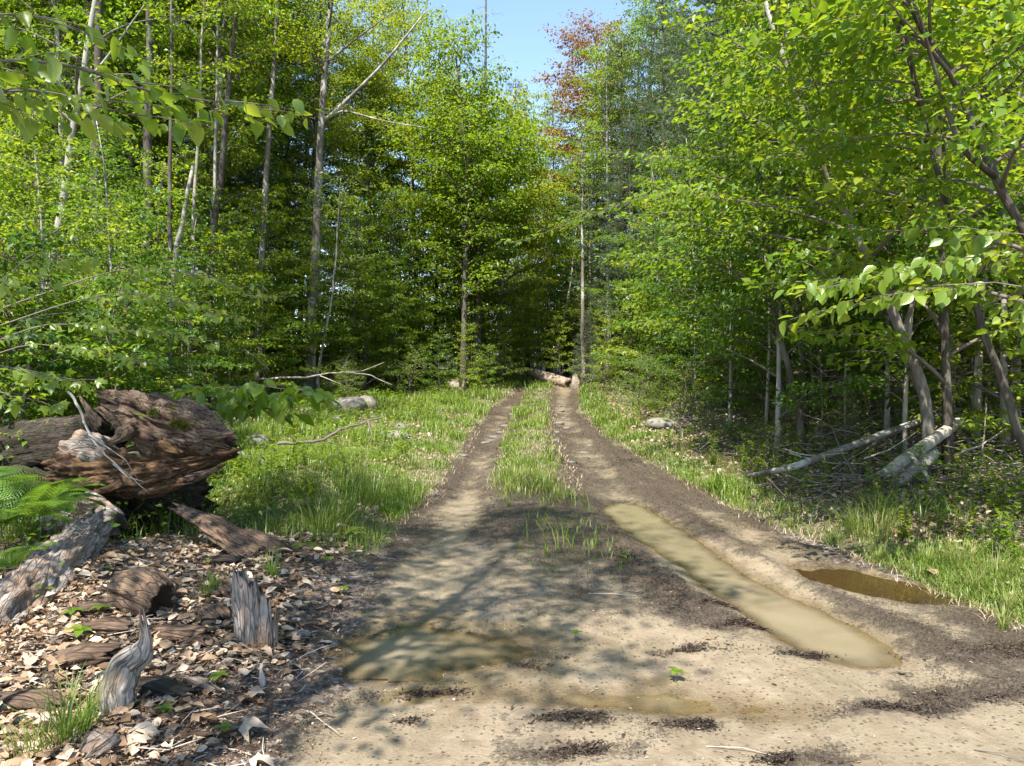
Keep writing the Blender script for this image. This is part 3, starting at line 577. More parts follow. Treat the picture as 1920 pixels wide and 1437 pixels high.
# --- centre
hero('maple_tree', 'dark double-stemmed trunk where the track bends, leafy all the way up', [(893, 690), (898, 500), (900, 330), (902, 200)], 34, .24, 12.5, .3, 3.0, 42, 9, 12, .16, BARKD, LEAF, 11, mult=4, jit=.26)
hero('maple_tree', 'bushy bright maple beside the double-stemmed trunk, tapering crown against the sky', [(868, 690), (872, 500), (876, 300), (850, 60)], 31, .13, 14.5, .2, 2.8, 56, 9, 12, .16, BARKD, LEAF, 12, mult=4, jit=.26)
hero('maple_tree', 'yellow-green maple leaning over the far end of the grass strip', [(942, 700), (940, 560), (948, 400), (960, 200)], 37, .15, 13.5, .06, 3.2, 60, 10, 15, .17, BARK, LEAFY, 13, mult=4, jit=.28)
o = place(('snag', 0), 0, 0, 1.0, 1.2, 'dead_tree', 'leafless dead tree with forked twigs standing up into the sky gap'); pp = A(905, 690, 44); o.location = on(pp.x, pp.y, -.1); o.scale = (1.15, 1.15, 1.2)
hero('spruce_tree', 'grey straight trunk near the far end, scaly and branchless low down', [(1093, 722), (1093, 600), (1092, 430)], 33, .105, 11.5, .55, 1.7, 24, 7, 16, .12, BARK, LEAF, 14)
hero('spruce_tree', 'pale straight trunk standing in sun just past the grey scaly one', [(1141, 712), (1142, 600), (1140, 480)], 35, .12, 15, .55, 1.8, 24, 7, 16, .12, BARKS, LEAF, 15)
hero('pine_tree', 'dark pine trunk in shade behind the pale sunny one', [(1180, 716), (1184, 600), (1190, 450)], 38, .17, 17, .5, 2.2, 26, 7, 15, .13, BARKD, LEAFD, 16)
hero('birch_tree', 'thin white trunk glimpsed between dark pines at the clearing', [(1190, 716), (1190, 650), (1191, 560)], 42, .09, 12, .5, 1.6, 18, 7, 15, .12, BIRCH, LEAF, 17)
hero('spruce_tree', 'slanting thin grey trunk above the far fallen log', [(1040, 690), (1048, 640), (1060, 590), (1068, 540)], 40, .08, 10, .6, 1.2, 12, 6, 14, .12, BARKS, LEAF, 18)
hero('spruce_tree', 'very thin pale stem beyond the far fallen log', [(1008, 700), (1008, 620), (1008, 540)], 42, .06, 11, .6, 1.2, 12, 6, 14, .12, BARKS, LEAF, 19)
# --- right side
hero('beech_tree', 'small dark-stemmed beech leaning left over the fallen pale log', [(1503, 830), (1490, 730), (1462, 640), (1450, 560)], 11.5, .058, 6.2, .3, 2.0, 34, 8, 24, .105, BARKD, LEAF, 20, up=(32, -4), prof='under')
hero('beech_tree', 'forked beech with a white streaked leaning base behind the brush pile', [(1742, 765), (1715, 690), (1685, 610), (1655, 545), (1600, 440)], 9.5, .075, 7.5, .3, 2.4, 36, 8, 24, .105, BARK, LEAF, 21, up=(30, -4), prof='under', nleaf=200,
     limbs=[([(1740, 760, 9.6), (1700, 690, 9.6), (1690, 620, 9.6), (1725, 540, 9.7), (1740, 420, 9.8)], .045)])
hero('birch_tree', 'arching dark birch stem reaching over from the bank, large clear leaves', [(2200, 960), (2090, 760), (1985, 560), (1915, 420), (1870, 330), (1815, 230), (1765, 110), (1700, 0)], 6.0, .05, 6.5, .25, 1.9, 34, 8, 22, .10, BARKD, LEAF, 22, up=(20, -8), prof='under', nleaf=300, mult=3, jit=.12,
     limbs=[([(1765, 110, 6), (1700, 50, 6), (1640, 0, 6)], .028), ([(1865, 330, 6), (1800, 280, 5.8), (1752, 130, 5.6), (1715, 0, 5.4)], .03)])
hero('birch_tree', 'slimmer arched stem parallel to the big leaning birch', [(1960, 930), (1890, 760), (1830, 560), (1775, 380), (1735, 220), (1705, 110), (1665, 0)], 6.8, .04, 6.3, .3, 1.9, 34, 8, 22, .096, BARKD, LEAFY, 23, up=(25, -8), prof='under', nleaf=300, mult=3, jit=.12,
     limbs=[([(1700, 92, 6.8), (1600, 95, 6.6), (1520, 105, 6.4)], .018)])
hero('pine_tree', 'straight rough grey trunk behind the arching birches', [(1690, 640), (1687, 400), (1684, 200), (1680, 0)], 15, .095, 12, .6, 1.8, 16, 7, 18, .11, BARK, LEAFD, 24)
hero('beech_tree', 'pale smooth trunk in the wood behind the birch log', [(1782, 720), (1782, 620), (1780, 480), (1778, 300)], 14, .10, 12, .5, 2.2, 20, 7, 18, .10, BARKS, LEAF, 25)
hero('birch_tree', 'thin whitish stem between the pale trunk and the forked beech', [(1722, 690), (1720, 600), (1716, 500)], 16, .045, 9, .5, 1.5, 16, 6, 18, .10, BIRCH, LEAF, 26)
hero('birch_tree', 'white birch trunk at the edge of the wood past the pale smooth one', [(1903, 720), (1903, 560), (1908, 350), (1912, 100)], 12, .07, 12, .5, 2.0, 18, 7, 18, .10, BIRCH, LEAF, 27)
hero('pine_tree', 'short reddish-brown trunk standing behind the small leaning beech', [(1466, 810), (1466, 700), (1464, 560)], 14.5, .075, 10, .5, 1.8, 18, 7, 18, .10, BARKD, LEAFD, 28)

# near boughs reaching in from saplings rooted beside the viewer: every leaf its own object
def bough_tree(name, label, base_xy, H, r0, boughs, bark, lm, leaf, seed, kind='beech', per=30):
    rs = np.random.RandomState(seed); x, y = base_xy; root = empty(name, on(x, y, -.03), label=label, cat='tree'); org = np.array(root.location)
    tb = Buf(); p = trunk_path(H, (.15, .1), .1, rs); T = np.linspace(0, 1, len(p)); rad = r0 * (1 - .85 * T) + .004; tube(tb, p, rad, 9); ob('trunk', tb.mesh('trunk', bark), root)
    for pts in boughs:
        q0 = np.array([A(px, py, dd) for (px, py, dd) in pts]) - org
        d = q0[0]; z = float(np.clip(d[2] - .35 * math.hypot(d[0] - p[5, 0], d[1] - p[5, 1]), .3, H * .95)); st = np.array([np.interp(z / H, T, p[:, k]) for k in range(3)])
        q0 = np.vstack([st, .5 * (st + q0[0]) + [0, 0, .05], q0]); s = np.concatenate([[0], np.cumsum(np.linalg.norm(np.diff(q0, axis=0), axis=1))]); n = 16; tt = np.linspace(0, s[-1], n)
        q1 = np.stack([np.interp(tt, s, q0[:, c]) for c in range(3)], -1); q1[1:-1] = .25 * q1[:-2] + .5 * q1[1:-1] + .25 * q1[2:]
        bb = Buf(); tube(bb, q1, np.linspace(.012, .002, n), 6); br = None
        LP, LD, LN = [], [], []
        k0 = int(n * s[1 + 1] / s[-1]); f0 = s[2] / s[-1]
        tl = s[-1]; nsub = max(4, int((tl - s[2]) / .085))
        for j in range(nsub + 1):
            f = f0 + (1 - f0) * (j / nsub); o = np.array([np.interp(f * tl, tt, q1[:, c]) for c in range(3)]); tg = nz(q1[min(n - 1, int(f * (n - 1)) + 1)] - q1[max(0, int(f * (n - 1)) - 1)])
            a0 = math.atan2(tg[1], tg[0]); sa = a0 + (1 if j % 2 else -1) * rs.uniform(.5, 1.0) * (j < nsub); l2 = rs.uniform(.18, .42); ee = rs.uniform(-.25, .1)
            dv = np.array([math.cos(sa) * math.cos(ee), math.sin(sa) * math.cos(ee), math.sin(ee)]); tp = o + np.outer(np.linspace(0, 1, 4), dv * l2) + np.array([[0, 0, 0], [0, 0, .005], [0, 0, 0], [0, 0, -.015]]); tube(bb, tp, [.003, .0025, .002, .0012], 4, cap=False)
            m_ = max(3, int(per * l2)); t2 = (np.arange(m_) + .6) / m_; c = o + t2[:, None] * dv * l2; c = c + rs.normal(0, .022, c.shape); side = np.where(np.arange(m_) % 2, 1, -1) * rs.uniform(.2, 1.3, m_); side[-1] *= .1; la = sa + side; dr = rs.uniform(-1.35, .15, m_)
            LP.append(c); LD.append(np.stack([np.cos(la) * np.cos(dr), np.sin(la) * np.cos(dr), np.sin(dr)], -1)); LN.append(np.stack([rs.normal(0, .6, m_), rs.normal(0, .6, m_), np.ones(m_)], -1))
        br = ob('branch', bb.mesh('branch', TWIG), root)
        P, D, N = map(np.concatenate, (LP, LD, LN)); kp = rs.rand(len(P)) > .18; P, D, N = P[kp], D[kp], N[kp]; single_leaves(br, P, D, N, leaf * rs.uniform(.45, 1.15, len(P)), lm, kind)
    return root
bough_tree('beech_sapling', 'young beech whose bright pointed leaves hang over the bank near the viewer', (5.9, 4.6), 4.2, .03,
           [[(1920, 470, 5.3), (1840, 480, 5.3), (1760, 490, 5.3), (1640, 520, 5.3), (1530, 545, 5.45)], [(1900, 430, 5.15), (1850, 440, 5.3), (1800, 425, 5.45)], [(1860, 520, 5.15), (1790, 535, 5.15), (1700, 545, 5.3), (1630, 560, 5.45), (1560, 585, 5.6)], [(1925, 545, 5.3), (1915, 600, 5.3), (1905, 660, 5.45)]], BARKS, LEAFN, .112, 51)
bough_tree('beech_sapling', 'young beech overhanging the upper corner with glowing backlit leaves', (-2.6, 2.3), 4.2, .03,
           [[(-60, 120, 2.9), (60, 110, 2.9), (150, 120, 3.0), (230, 160, 3.1), (330, 185, 3.2), (420, 190, 3.2), (480, 205, 3.3)], [(-60, 30, 3.0), (60, 25, 3.1), (150, 60, 3.2)], [(-60, 180, 2.8), (60, 165, 2.9), (160, 195, 3.0), (250, 215, 3.1)], [(-50, 150, 2.8), (0, 170, 2.8), (40, 190, 2.9)]], BARKS, LEAFN, .092, 52)
bough_tree('birch_tree', 'birch on the bank with one long bare-backed limb reaching out over the track', (6.6, 11), 5.5, .06,
           [[(1420, 385, 10), (1330, 352, 10), (1250, 353, 10), (1150, 388, 10.2), (1050, 425, 10.4), (975, 455, 10.5)], [(1500, 300, 10), (1380, 290, 10), (1250, 300, 10.2), (1160, 280, 10.3), (1090, 290, 10.4)], [(1500, 240, 10), (1400, 210, 10), (1300, 200, 10)]], BARKS, LEAF, .085, 56, per=22)
bough_tree('maple_sapling', 'low maple sapling with drooping shaded leaves above the rocks and snag', (-5.3, 8.2), 2.6, .02,
           [[(330, 735, 7.6), (400, 728, 7.3), (470, 722, 7.1), (540, 728, 6.9), (585, 745, 6.8)], [(380, 760, 7.5), (440, 752, 7.3), (500, 768, 7.1)], [(360, 722, 7.6), (430, 735, 7.4), (520, 745, 7.2)]], BARKS, LEAF, .17, 53, per=20)
bough_tree('maple_sapling', 'lobed-leaf maple sapling glowing yellow-green above the trunk of the snag', (-4.4, 5.4), 2.4, .02,
           [[(-20, 680, 5.2), (60, 700, 5.2), (130, 715, 5.1)], [(-20, 560, 5.5), (60, 470, 5.5), (120, 480, 5.5)], [(0, 640, 5.3), (40, 600, 5.3), (90, 590, 5.3)], [(0, 730, 5.2), (30, 745, 5.2)]], BARKS, LEAFN, .125, 54, 'maple', 18)
bough_tree('beech_sapling', 'mid-distance beech sapling with layered sunlit sprays before the dark trunks', (-6.2, 7.4), 3.4, .025,
           [[(150, 560, 7.2), (240, 545, 7.0), (330, 560, 6.9), (400, 590, 6.8)], [(230, 500, 7.2), (330, 505, 7.2), (400, 520, 7.2), (470, 560, 7.2)], [(60, 640, 7), (160, 660, 7), (260, 680, 6.9)], [(100, 600, 7), (200, 620, 7), (310, 625, 7), (370, 640, 7)]], BARKS, LEAFN, .082, 55)

# fill trees
rnd_ = random.Random(11)
HC = [(-.252, 25), (-.325, 24), (-.37, 20), (-.56, 13), (-.43, 17), (-.385, 21)]
def forest(side, n, y0, y1, x0, x1, kinds, mind, smin, smax, labels, group, taken):
    k = 0
    for _ in range(n * 30):
        if k >= n: break
        y = y0 + (y1 - y0) * rnd_.random(); off = x0 + (x1 - x0) * rnd_.random()
        x = (edgeL(y) - off) if side < 0 else (edgeR(y) + off)
        x = float(x)
        if abs(x / max(y, .1)) > .66 + 2.6 / max(y, 1): continue
        if side < 0 and kinds[0][0] in ('under', 'sap') and y > 8.5 and any(abs(x / y - hq_) < (.02 + 1.3 / y if hq_ > -.33 else .03) and y < hy for hq_, hy in HC) and rnd_.random() < .97: continue
        if side > 0 and y < 33 and abs(x / y - .11) < .05: continue
        if any((x - a) ** 2 + (y - b_) ** 2 < mind ** 2 for a, b_ in taken): continue
        kd = rnd_.choice(kinds); nm = {'under': 'maple_tree', 'sap': 'maple_sapling', 'tall': 'maple_tree', 'thin': 'birch_tree', 'pine': 'pine_tree', 'spruce': 'spruce_tree', 'shrub': 'shrub', 'bare': 'dead_sapling', 'russet': 'oak_tree', 'snag': 'dead_tree'}[kd[0]]
        lb = labels.get(kd[0], 'tree in the wood'); o = place(kd, x, y, rnd_.uniform(smin, smax), None, nm, lb, {'shrub': 'shrub', 'sap': 'sapling', 'bare': 'dead sapling'}.get(kd[0], 'tree'), group + (' (%s)' % kd[0] if kd[0] in () else ''))
        taken.append((x, y)); k += 1
    return k
U = [('under', i) for i in range(5)]; TL = [('tall', i) for i in range(5)]; SP = [('sap', i) for i in range(3)]
def labs(where): return {'under': f'leafy understorey maple {where}', 'sap': f'low leafy maple sapling {where}', 'tall': f'tall full-crowned maple {where}', 'thin': f'slender leafy birch {where}', 'pine': f'tall soft-needled pine {where}', 'spruce': f'small drooping conifer {where}', 'shrub': f'small-leaved shrub {where}', 'bare': f'thin leafless dead sapling {where}', 'russet': f'tall russet-leaved oak {where}'}
tk = []
forest(-1, 24, 9, 15, 4.4, 9, U, 1.3, .45, .72, labs('close behind the fallen snag'), 'trees close behind the snag', tk)
forest(-1, 34, 15, 27, 5.0, 16, U, 1.8, .65, 1.05, labs('in the wood behind the blotched trunk'), 'trees behind the blotched trunk', tk)
forest(-1, 18, 27, 40, 4.0, 22, U, 2.2, .9, 1.2, labs('far back beyond the grassy verge'), 'trees beyond the grassy verge', tk)
forest(-1, 12, 7.6, 11, 4.2, 6.5, U, 1.2, .42, .62, labs('right beside the fallen snag'), 'young maples beside the snag', tk)
forest(-1, 14, 7.5, 12, 3.3, 6.5, SP, .7, .6, 1.0, labs('right around the fallen snag'), 'maple saplings around the snag', [])
tk2 = []
forest(-1, 15, 20, 38, 10.5, 26, TL + [('pine', 0)], 2.9, .85, 1.1, labs('rising above the wood behind the snag'), 'tall trees above the snag side', tk2)
forest(-1, 10, 22, 38, 8, 19, [('tall', 1), ('tall', 0), ('tall', 3)], 2.4, .85, 1.1, labs('rising above the wood behind the snag'), 'tall trees above the snag side', tk2)
forest(-1, 16, 10, 30, 5, 9, SP, 1.0, .7, 1.2, labs('at the shaded edge of the verge'), 'saplings along the verge edge', [])
tk = []
forest(1, 16, 9, 15, 2.8, 9, U, 1.5, .7, 1.2, labs('just behind the brush pile and birch log'), 'trees behind the brush pile', tk)
forest(1, 32, 15, 27, 2.4, 17, U, 1.8, .85, 1.3, labs('in the wood beyond the shrubby mound'), 'trees beyond the shrubby mound', tk)
forest(1, 16, 27, 40, 2.8, 22, U, 2.3, .8, 1.1, labs('far back past the pale straight trunks'), 'trees past the pale trunks', tk)
forest(1, 9, 9.5, 17, 1.4, 3.2, U, 1.6, .75, .95, labs('leaning out over the far rut from the bank'), 'maples leaning out from the bank', tk)
tk2 = []
forest(1, 26, 14, 40, 4.5, 24, TL + [('pine', 0), ('pine', 1), ('pine', 1), ('pine', 0)], 2.7, .85, 1.1, labs('rising above the wood behind the birch log'), 'tall trees above the bank side', tk2)
forest(1, 22, 9, 24, 2.2, 11, [('bare', 0), ('bare', 1)], 1.0, .6, 1.1, labs('among the brushy stems behind the birch log'), 'dead saplings behind the birch log', [])
forest(1, 12, 9, 24, 2.2, 8, SP, 1.0, .6, 1.1, labs('at the foot of the wood above the bank'), 'saplings above the bank', [])
forest(1, 12, 11, 24, .9, 3.4, [('shrub', 0), ('shrub', 1)], .9, .6, 1.1, labs('sprawling over the mound beside the far rut'), 'shrubs on the mound', [])
forest(-1, 12, 17, 33, 3.9, 6.5, U, 1.5, .5, .9, labs('at the sunny front of the wood behind the verge'), 'maples fronting the verge', [])
forest(-1, 9, 20, 34, 3.6, 6.4, [('shrub', 0), ('shrub', 1)], 1.2, .6, 1.0, labs('behind the tall verge grass'), 'shrubs behind the verge grass', [])
# trees closing the far end of the track and beyond
tk = []
for i in range(22):
    for _ in range(90):
        y = rnd_.uniform(33, 46); x = rnd_.uniform(-8, 12)
        if (y < 39 and -1 < x - edgeL(y) < 3.6 ) : continue
        if all((x - a) ** 2 + (y - b_) ** 2 > 2.6 for a, b_ in tk): break
    tk.append((x, y)); place(('under', (0, 1, 2, 1, 4)[i % 5]), x, y, rnd_.uniform(.65, 1.0) * (1.25 if i % 4 == 0 else 1), None, 'maple_tree', 'bright leafy young tree crowding the end of the track', 'tree', 'young trees crowding the end of the track')
tk = []
for i in range(46):
    for _ in range(60):
        y = rnd_.uniform(44, 74); x = rnd_.uniform(-.62, .66) * y
        if all((x - a) ** 2 + (y - b_) ** 2 > 7 for a, b_ in tk): break
    tk.append((x, y)); gapx = (x - .085 * y)
    kd = rnd_.choice(U if i % 2 else TL + [('pine', 0)]) ; s = rnd_.uniform(.9, 1.2)
    if abs(x / y - .075) < .12: kd = rnd_.choice(U + [('spruce', 0)]); s = rnd_.uniform(1.0, 1.25)
    nm = {'under': 'maple_tree', 'tall': 'maple_tree', 'pine': 'pine_tree', 'spruce': 'spruce_tree'}[kd[0]]
    place(kd, x, y, s, None, nm, labs('in the deep wood past the end of the track')[kd[0]], 'tree', 'trees past the end of the track')
place(('russet', 0), 4.6, 41, 1.04, 2.0, 'oak_tree', 'oak with russet-orange spring leaves against the blue sky gap')
for x, y, kd, s_, nm, lb in [(5.8, 45, ('pine', 1), .95, 'pine_tree', 'blue-green pine just behind the russet oak'), (6.4, 33, ('pine', 0), .92, 'pine_tree', 'soft feathery pine between the russet oak and the birch sprays'), (4.9, 32, ('pine', 1), .55, 'pine_tree', 'grey-green pine below the russet oak, lighter than its neighbours'), (7.2, 27, ('pine', 1), .85, 'pine_tree', 'tall pine with loose pale boughs in front of the feathery one'),
      (6.0, 21.5, ('pine', 0), .78, 'pine_tree', 'long-needled pale pine rising behind the long bare-backed limb'), (8.6, 17.5, ('pine', 1), .66, 'pine_tree', 'bushy long-needled pine behind the forked beech'), (8.3, 12.5, ('pine', 0), .42, 'pine_tree', 'young pine with grey-green brushes behind the bright near beech leaves'), (-4.2, 34.5, ('tall', 1), .95, 'maple_tree', 'broad yellow-green maple filling in beside the bushy maple'), (-6.6, 38, ('tall', 3), 1.0, 'maple_tree', 'tall broad maple behind the blotched trunk limbs'), (-2.6, 39, ('tall', 1), .85, 'maple_tree', 'airy maple crown just behind the bushy maple top'), (4.9, 35, ('pine', 1), .80, 'pine_tree', 'dark-boughed pine covering the lower half of the russet oak'), (.3, 52, ('pine', 0), 1.0, 'pine_tree', 'distant pine closing the side of the sky gap behind the bushy maple'), (3.3, 47, ('spruce', 0), 1.9, 'spruce_tree', 'narrow dark spruce pointing into the foot of the sky gap'), (4.0, 52, ('pine', 0), .68, 'pine_tree', 'far pine filling the foot of the sky gap'), (-9.5, 33, ('pine', 0), 1.0, 'pine_tree', 'big soft pine showing above the blotched trunk'), (3.2, 33, ('spruce', 0), .45, 'spruce_tree', 'small dark hemlock at the shaded foot of the pines'),
      (6.3, 37, ('tall', 0), 1.02, 'maple_tree', 'tall green maple overlapping the far side of the russet oak'), (2.1, 45, ('tall', 1), .84, 'maple_tree', 'pale green maple narrowing the foot of the sky gap'), (3.9, 38, ('thin', 1), .86, 'birch_tree', 'leafy birch spire under the russet oak'), (2.2, 43, ('under', 1), 1.55, 'maple_tree', 'yellow-green maple spilling over the end of the track'), (3.6, 40, ('under', 3), 1.5, 'maple_tree', 'rounded maple under the spruce tip at the end of the track'), (.9, 46, ('tall', 1), .72, 'maple_tree', 'airy yellowish maple left of the sky gap foot'), (6.2, 37, ('under', 1), 1.5, 'maple_tree', 'bright maple below the russet oak'), (5.2, 27, ('under', 3), 1.1, 'maple_tree', 'maple beyond the shrubby mound leaning to the rut'), (-4.8, 33, ('under', 1), 1.5, 'maple_tree', 'bright full maple between the blotched trunk and the bushy maple'), (-3.6, 36, ('tall', 1), .75, 'maple_tree', 'yellow-topped maple behind the bright full one'), (-6.4, 35, ('tall', 0), .9, 'maple_tree', 'tall green maple over the verge end')]:
    place(kd, x, y, s_, None, nm, lb)
for k_, (x, y, kd, s_, lb) in enumerate([(-1.7, 29, ('sap', 2), .75, 'bright rounded bush at the verge end under the bushy maple'), (-1.0, 31, ('sap', 0), .7, 'green bush crowding the foot of the double-stemmed trunk'), (-.5, 33, ('sap', 2), .8, 'yellow-green bush just left of the far fallen log'), (-2.6, 28, ('sap', 1), .75, 'darker bush beside the thin snapped stump'), (4.0, 34, ('sap', 2), .95, 'sunny yellow-green sapling between the pale straight trunks'), (4.9, 32, ('sap', 0), .8, 'leafy bush at the foot of the pale sunny trunk'), (3.6, 30, ('shrub', 1), 1.3, 'low bright shrub at the end of the far rut'), (4.6, 29.5, ('sap', 2), 1.15, 'yellow-green sapling standing foremost by the far end of the rut'), (5.7, 28, ('sap', 0), 1.2, 'fresh green sapling in front of the dark pine trunk'), (3.9, 31.5, ('sap', 2), .8, 'small sunny sapling at the foot of the grey scaly trunk'), (1.0, 36, ('sap', 2), 1.0, 'bright sapling showing above the far fallen log'), (2.2, 35.5, ('sap', 2), .9, 'second bright sapling behind the butt of the far log'), (-.2, 34.5, ('sap', 2), .85, 'bright low sapling past the thin end of the far log'), (2.0, 56, ('under', 1), 1.7, 'pale leafy maple closing the view far down the track line'), (3.6, 58, ('under', 3), 1.7, 'farthest maple seen down the track line'), (.2, 57, ('under', 4), 1.7, 'green maple closing the view left of the track line'), (5.6, 56, ('under', 2), 1.6, 'maple far behind the pale sunny trunk'), (-2.2, 55, ('under', 0), 1.7, 'maple far behind the bushy maple foot'), (-4.5, 56, ('under', 1), 1.7, 'yellowish maple far behind the broad one'), (-3.4, 26, ('shrub', 0), 1.2, 'low shrub at the wood edge behind the pale boulder'), (5.0, 25, ('sap', 1), .8, 'bushy sapling behind the shrubby mound'), (4.2, 21, ('shrub', 0), 1.1, 'shrub draped over the crest of the mound'), (5.4, 19, ('shrub', 1), 1.2, 'yellow-green shrub on the mound by the sunk log')]):
    place(kd, x, y, s_, None, 'maple_sapling' if kd[0] == 'sap' else 'shrub', lb, 'sapling' if kd[0] == 'sap' else 'shrub')
for i in range(34):
    y = rnd_.uniform(42, 62); x = rnd_.uniform(-.6, .64) * y; place(('sap', i % 3), x, y, rnd_.uniform(1.2, 1.9), None, 'maple_sapling', 'low leafy growth under the deep wood past the track', 'sapling', 'low growth under the deep wood')
# trees standing behind the viewer whose shade falls on the track
for (x, y, kd, s) in [(-1.85, 1.2, ('thin', 0), .93), (-4.3, 2.4, ('thin', 1), .86), (-9.0, .5, ('tall', 2), .6)]:
    place(kd, x, y, s, None, 'birch_tree' if kd[0] == 'thin' else 'maple_tree', 'slender birch beside the viewer shading the near mud' if kd[0] == 'thin' else 'tall maple beside the viewer shading the snag', 'tree', 'shade trees beside the viewer')
# ------------------------------------------------------------------ wood, rocks and other solid things
def gnarl(path, radii, seg=40, n=56, amp=.22, fib=.12, spl=.12, seed=0, sq=(1, 1), rot=0.0, fs=9, shade=0.0, fine=.08):
    path = np.array([list(p) for p in path], float); s = np.concatenate([[0], np.cumsum(np.linalg.norm(np.diff(path, axis=0), axis=1))]); Lt = s[-1]
    tt = np.linspace(0, Lt, n); c = np.stack([np.interp(tt, s, path[:, k]) for k in range(3)], -1)
    for _ in range(3): c[1:-1] = .25 * c[:-2] + .5 * c[1:-1] + .25 * c[2:]
    r = np.interp(tt, s, radii); t = nz(np.gradient(c, axis=0)); ref = np.array([0, 0, 1.0]) if abs(t[:, 2]).mean() < .8 else np.array([0, 1.0, 0])
    u = nz(np.cross(t, ref)); v = np.cross(t, u); th = np.linspace(0, 2 * np.pi, seg, endpoint=False)
    TT, TH = np.meshgrid(tt, th, indexing='ij'); cx, sx = np.cos(TH), np.sin(TH); R0 = r[:, None]
    d = amp * fbm(cx * 1.3 + seed, sx * 1.3, TT * 2.2 / max(Lt, .3) * 1.2, s=seed, o=4)
    rid = 1 - np.abs(vn(cx * fs * .4 + TT * .8, sx * fs * .4, TT * 1.5, s=seed + 5)) * 2; rid2 = 1 - np.abs(vn(cx * fs, sx * fs, TT * 3, s=seed + 6)) * 2
    crag = fbm(cx * 3.1 + seed, sx * 3.1, TT * 7, s=seed + 20, o=4); crag = np.sign(crag) * np.abs(crag) ** .7
    rr = R0 * (1 + d + fib * rid + fib * .5 * rid2 + amp * .42 * crag)
    rr = rr + R0 * fine * fbm(cx * 11, sx * 11, TT * 16, s=seed + 30, o=3)
    rr = np.maximum(rr, R0 * .25)
    end = np.minimum(TT, Lt - TT) / Lt; sg = np.where(TT > Lt / 2, 1, -1); q_ = np.clip(1 - end / .28, 0, 1) ** 1.5
    sh = sg * q_ * spl * (vn(cx * 2.6, sx * 2.6, sg * 3.0, s=seed + 8) + .7 * vn(cx * 8, sx * 8, sg, s=seed + 9)) 
    rr = rr * (1 - .25 * q_ * (.5 + .5 * vn(cx * 4, sx * 4, sg, s=seed + 11)))
    rc, rs_ = math.cos(rot), math.sin(rot); ex = rr * cx * sq[0]; ey = rr * sx * sq[1]
    V = c[:, None] + (ex * rc - ey * rs_)[..., None] * u[:, None] + (ex * rs_ + ey * rc)[..., None] * v[:, None] + sh[..., None] * t[:, None]
    W = np.stack([ex, ey, TT + seed * 1.7], -1); cv = np.clip(rid * .5 + .5, 0, 1); rn = (cv - .5) * .5 + shade + 0 * TT
    b = Buf(); i = np.arange(n - 1)[:, None] * seg; j = np.arange(seg)[None]; j2 = (j + 1) % seg
    F = np.concatenate([np.stack([i + j, i + j2, i + seg + j2], -1).reshape(-1, 3), np.stack([i + j, i + seg + j2, i + seg + j], -1).reshape(-1, 3)])
    V = V.reshape(-1, 3); W = W.reshape(-1, 3); rn = rn.ravel(); m_ = n * seg; jj = np.arange(seg)
    V = np.vstack([V, c[0] + t[0] * min(r[0] * .5, .08), c[-1] - t[-1] * min(r[-1] * .5, .08)]); W = np.vstack([W, [0, 0, 0], [0, 0, Lt]]); rn = np.append(rn, [-.3, -.3])
    F = np.vstack([F, np.stack([np.full(seg, m_), (jj + 1) % seg, jj], -1), np.stack([np.full(seg, m_ + 1), (n - 1) * seg + jj, (n - 1) * seg + (jj + 1) % seg], -1)])
    b.add(V, F, 0, rn, W); return b
def wood(name, label, path, radii, m, cat='wood', parent=None, **k):
    path = [Vector(p) for p in path]; o0 = Vector((0, 0, 0)) if parent is not None else path[0].copy()
    if parent is not None: o0 = parent.matrix_basis.translation.copy()
    me = gnarl([p - o0 for p in path], radii, **k).mesh(name, m); o = ob(name, me, parent, None if parent is not None else o0)
    return tag(o, label, cat if parent is None else None)
def GG(px, py, dz=0): g = G(px, py); g.z += dz; return g

# the big fallen snag
sn = empty('fallen_snag', GG(300, 985), label='large rotten fallen trunk with torn orange-brown broken end and moss, beside the ferns', cat='fallen tree')
wood('trunk', None, [A(-330, 850, 9.2), A(-100, 852, 8.2), A(60, 838, 7.6), A(190, 815, 7.2)], [.2, .22, .25, .24], WDARK, parent=sn, seed=1, amp=.25, fib=.10, seg=48, n=80)
wood('broken_end', 'grey-brown craggy upper half of the broken end with moss', [A(196, 752, 6.95), A(255, 768, 6.9), A(310, 795, 6.85), A(370, 812, 6.8), A(432, 836, 6.7)], [.10, .21, .23, .21, .09], WLOG, parent=sn, seed=3, amp=.62, fib=.13, spl=.10, seg=130, n=180, sq=(.85, .95), fs=7, fine=.16)
wood('heartwood', 'torn orange-brown lower half of the broken end', [A(120, 890, 7.1), A(210, 885, 7.0), A(290, 880, 6.9), A(350, 868, 6.85), A(424, 855, 6.75)], [.2, .23, .22, .15, .04], WORANGE, parent=sn, seed=5, amp=.6, fib=.16, fine=.15, spl=.14, seg=120, n=160, sq=(1, .85))
wood('splinter', None, [A(200, 905, 6.9), A(290, 915, 6.75), A(355, 902, 6.7)], [.07, .09, .02], WORANGE, parent=sn, seed=6, amp=.4, fib=.25, spl=.08, seg=28, n=30)
wood('splinter', 'pale bark flap sticking up behind the mossy top', [A(320, 762, 7.0), A(360, 762, 7.0), A(393, 772, 7.0)], [.06, .07, .03], WLOG, parent=sn, seed=7, amp=.4, fib=.2, seg=24, n=24)
wood('root', 'grey fluted root between the mossy top and the hollow', [A(130, 845, 7.15), A(185, 850, 7.0), A(232, 872, 6.95)], [.13, .15, .09], WGREY, parent=sn, seed=9, amp=.6, fib=.15, spl=.03, seg=40, n=40)
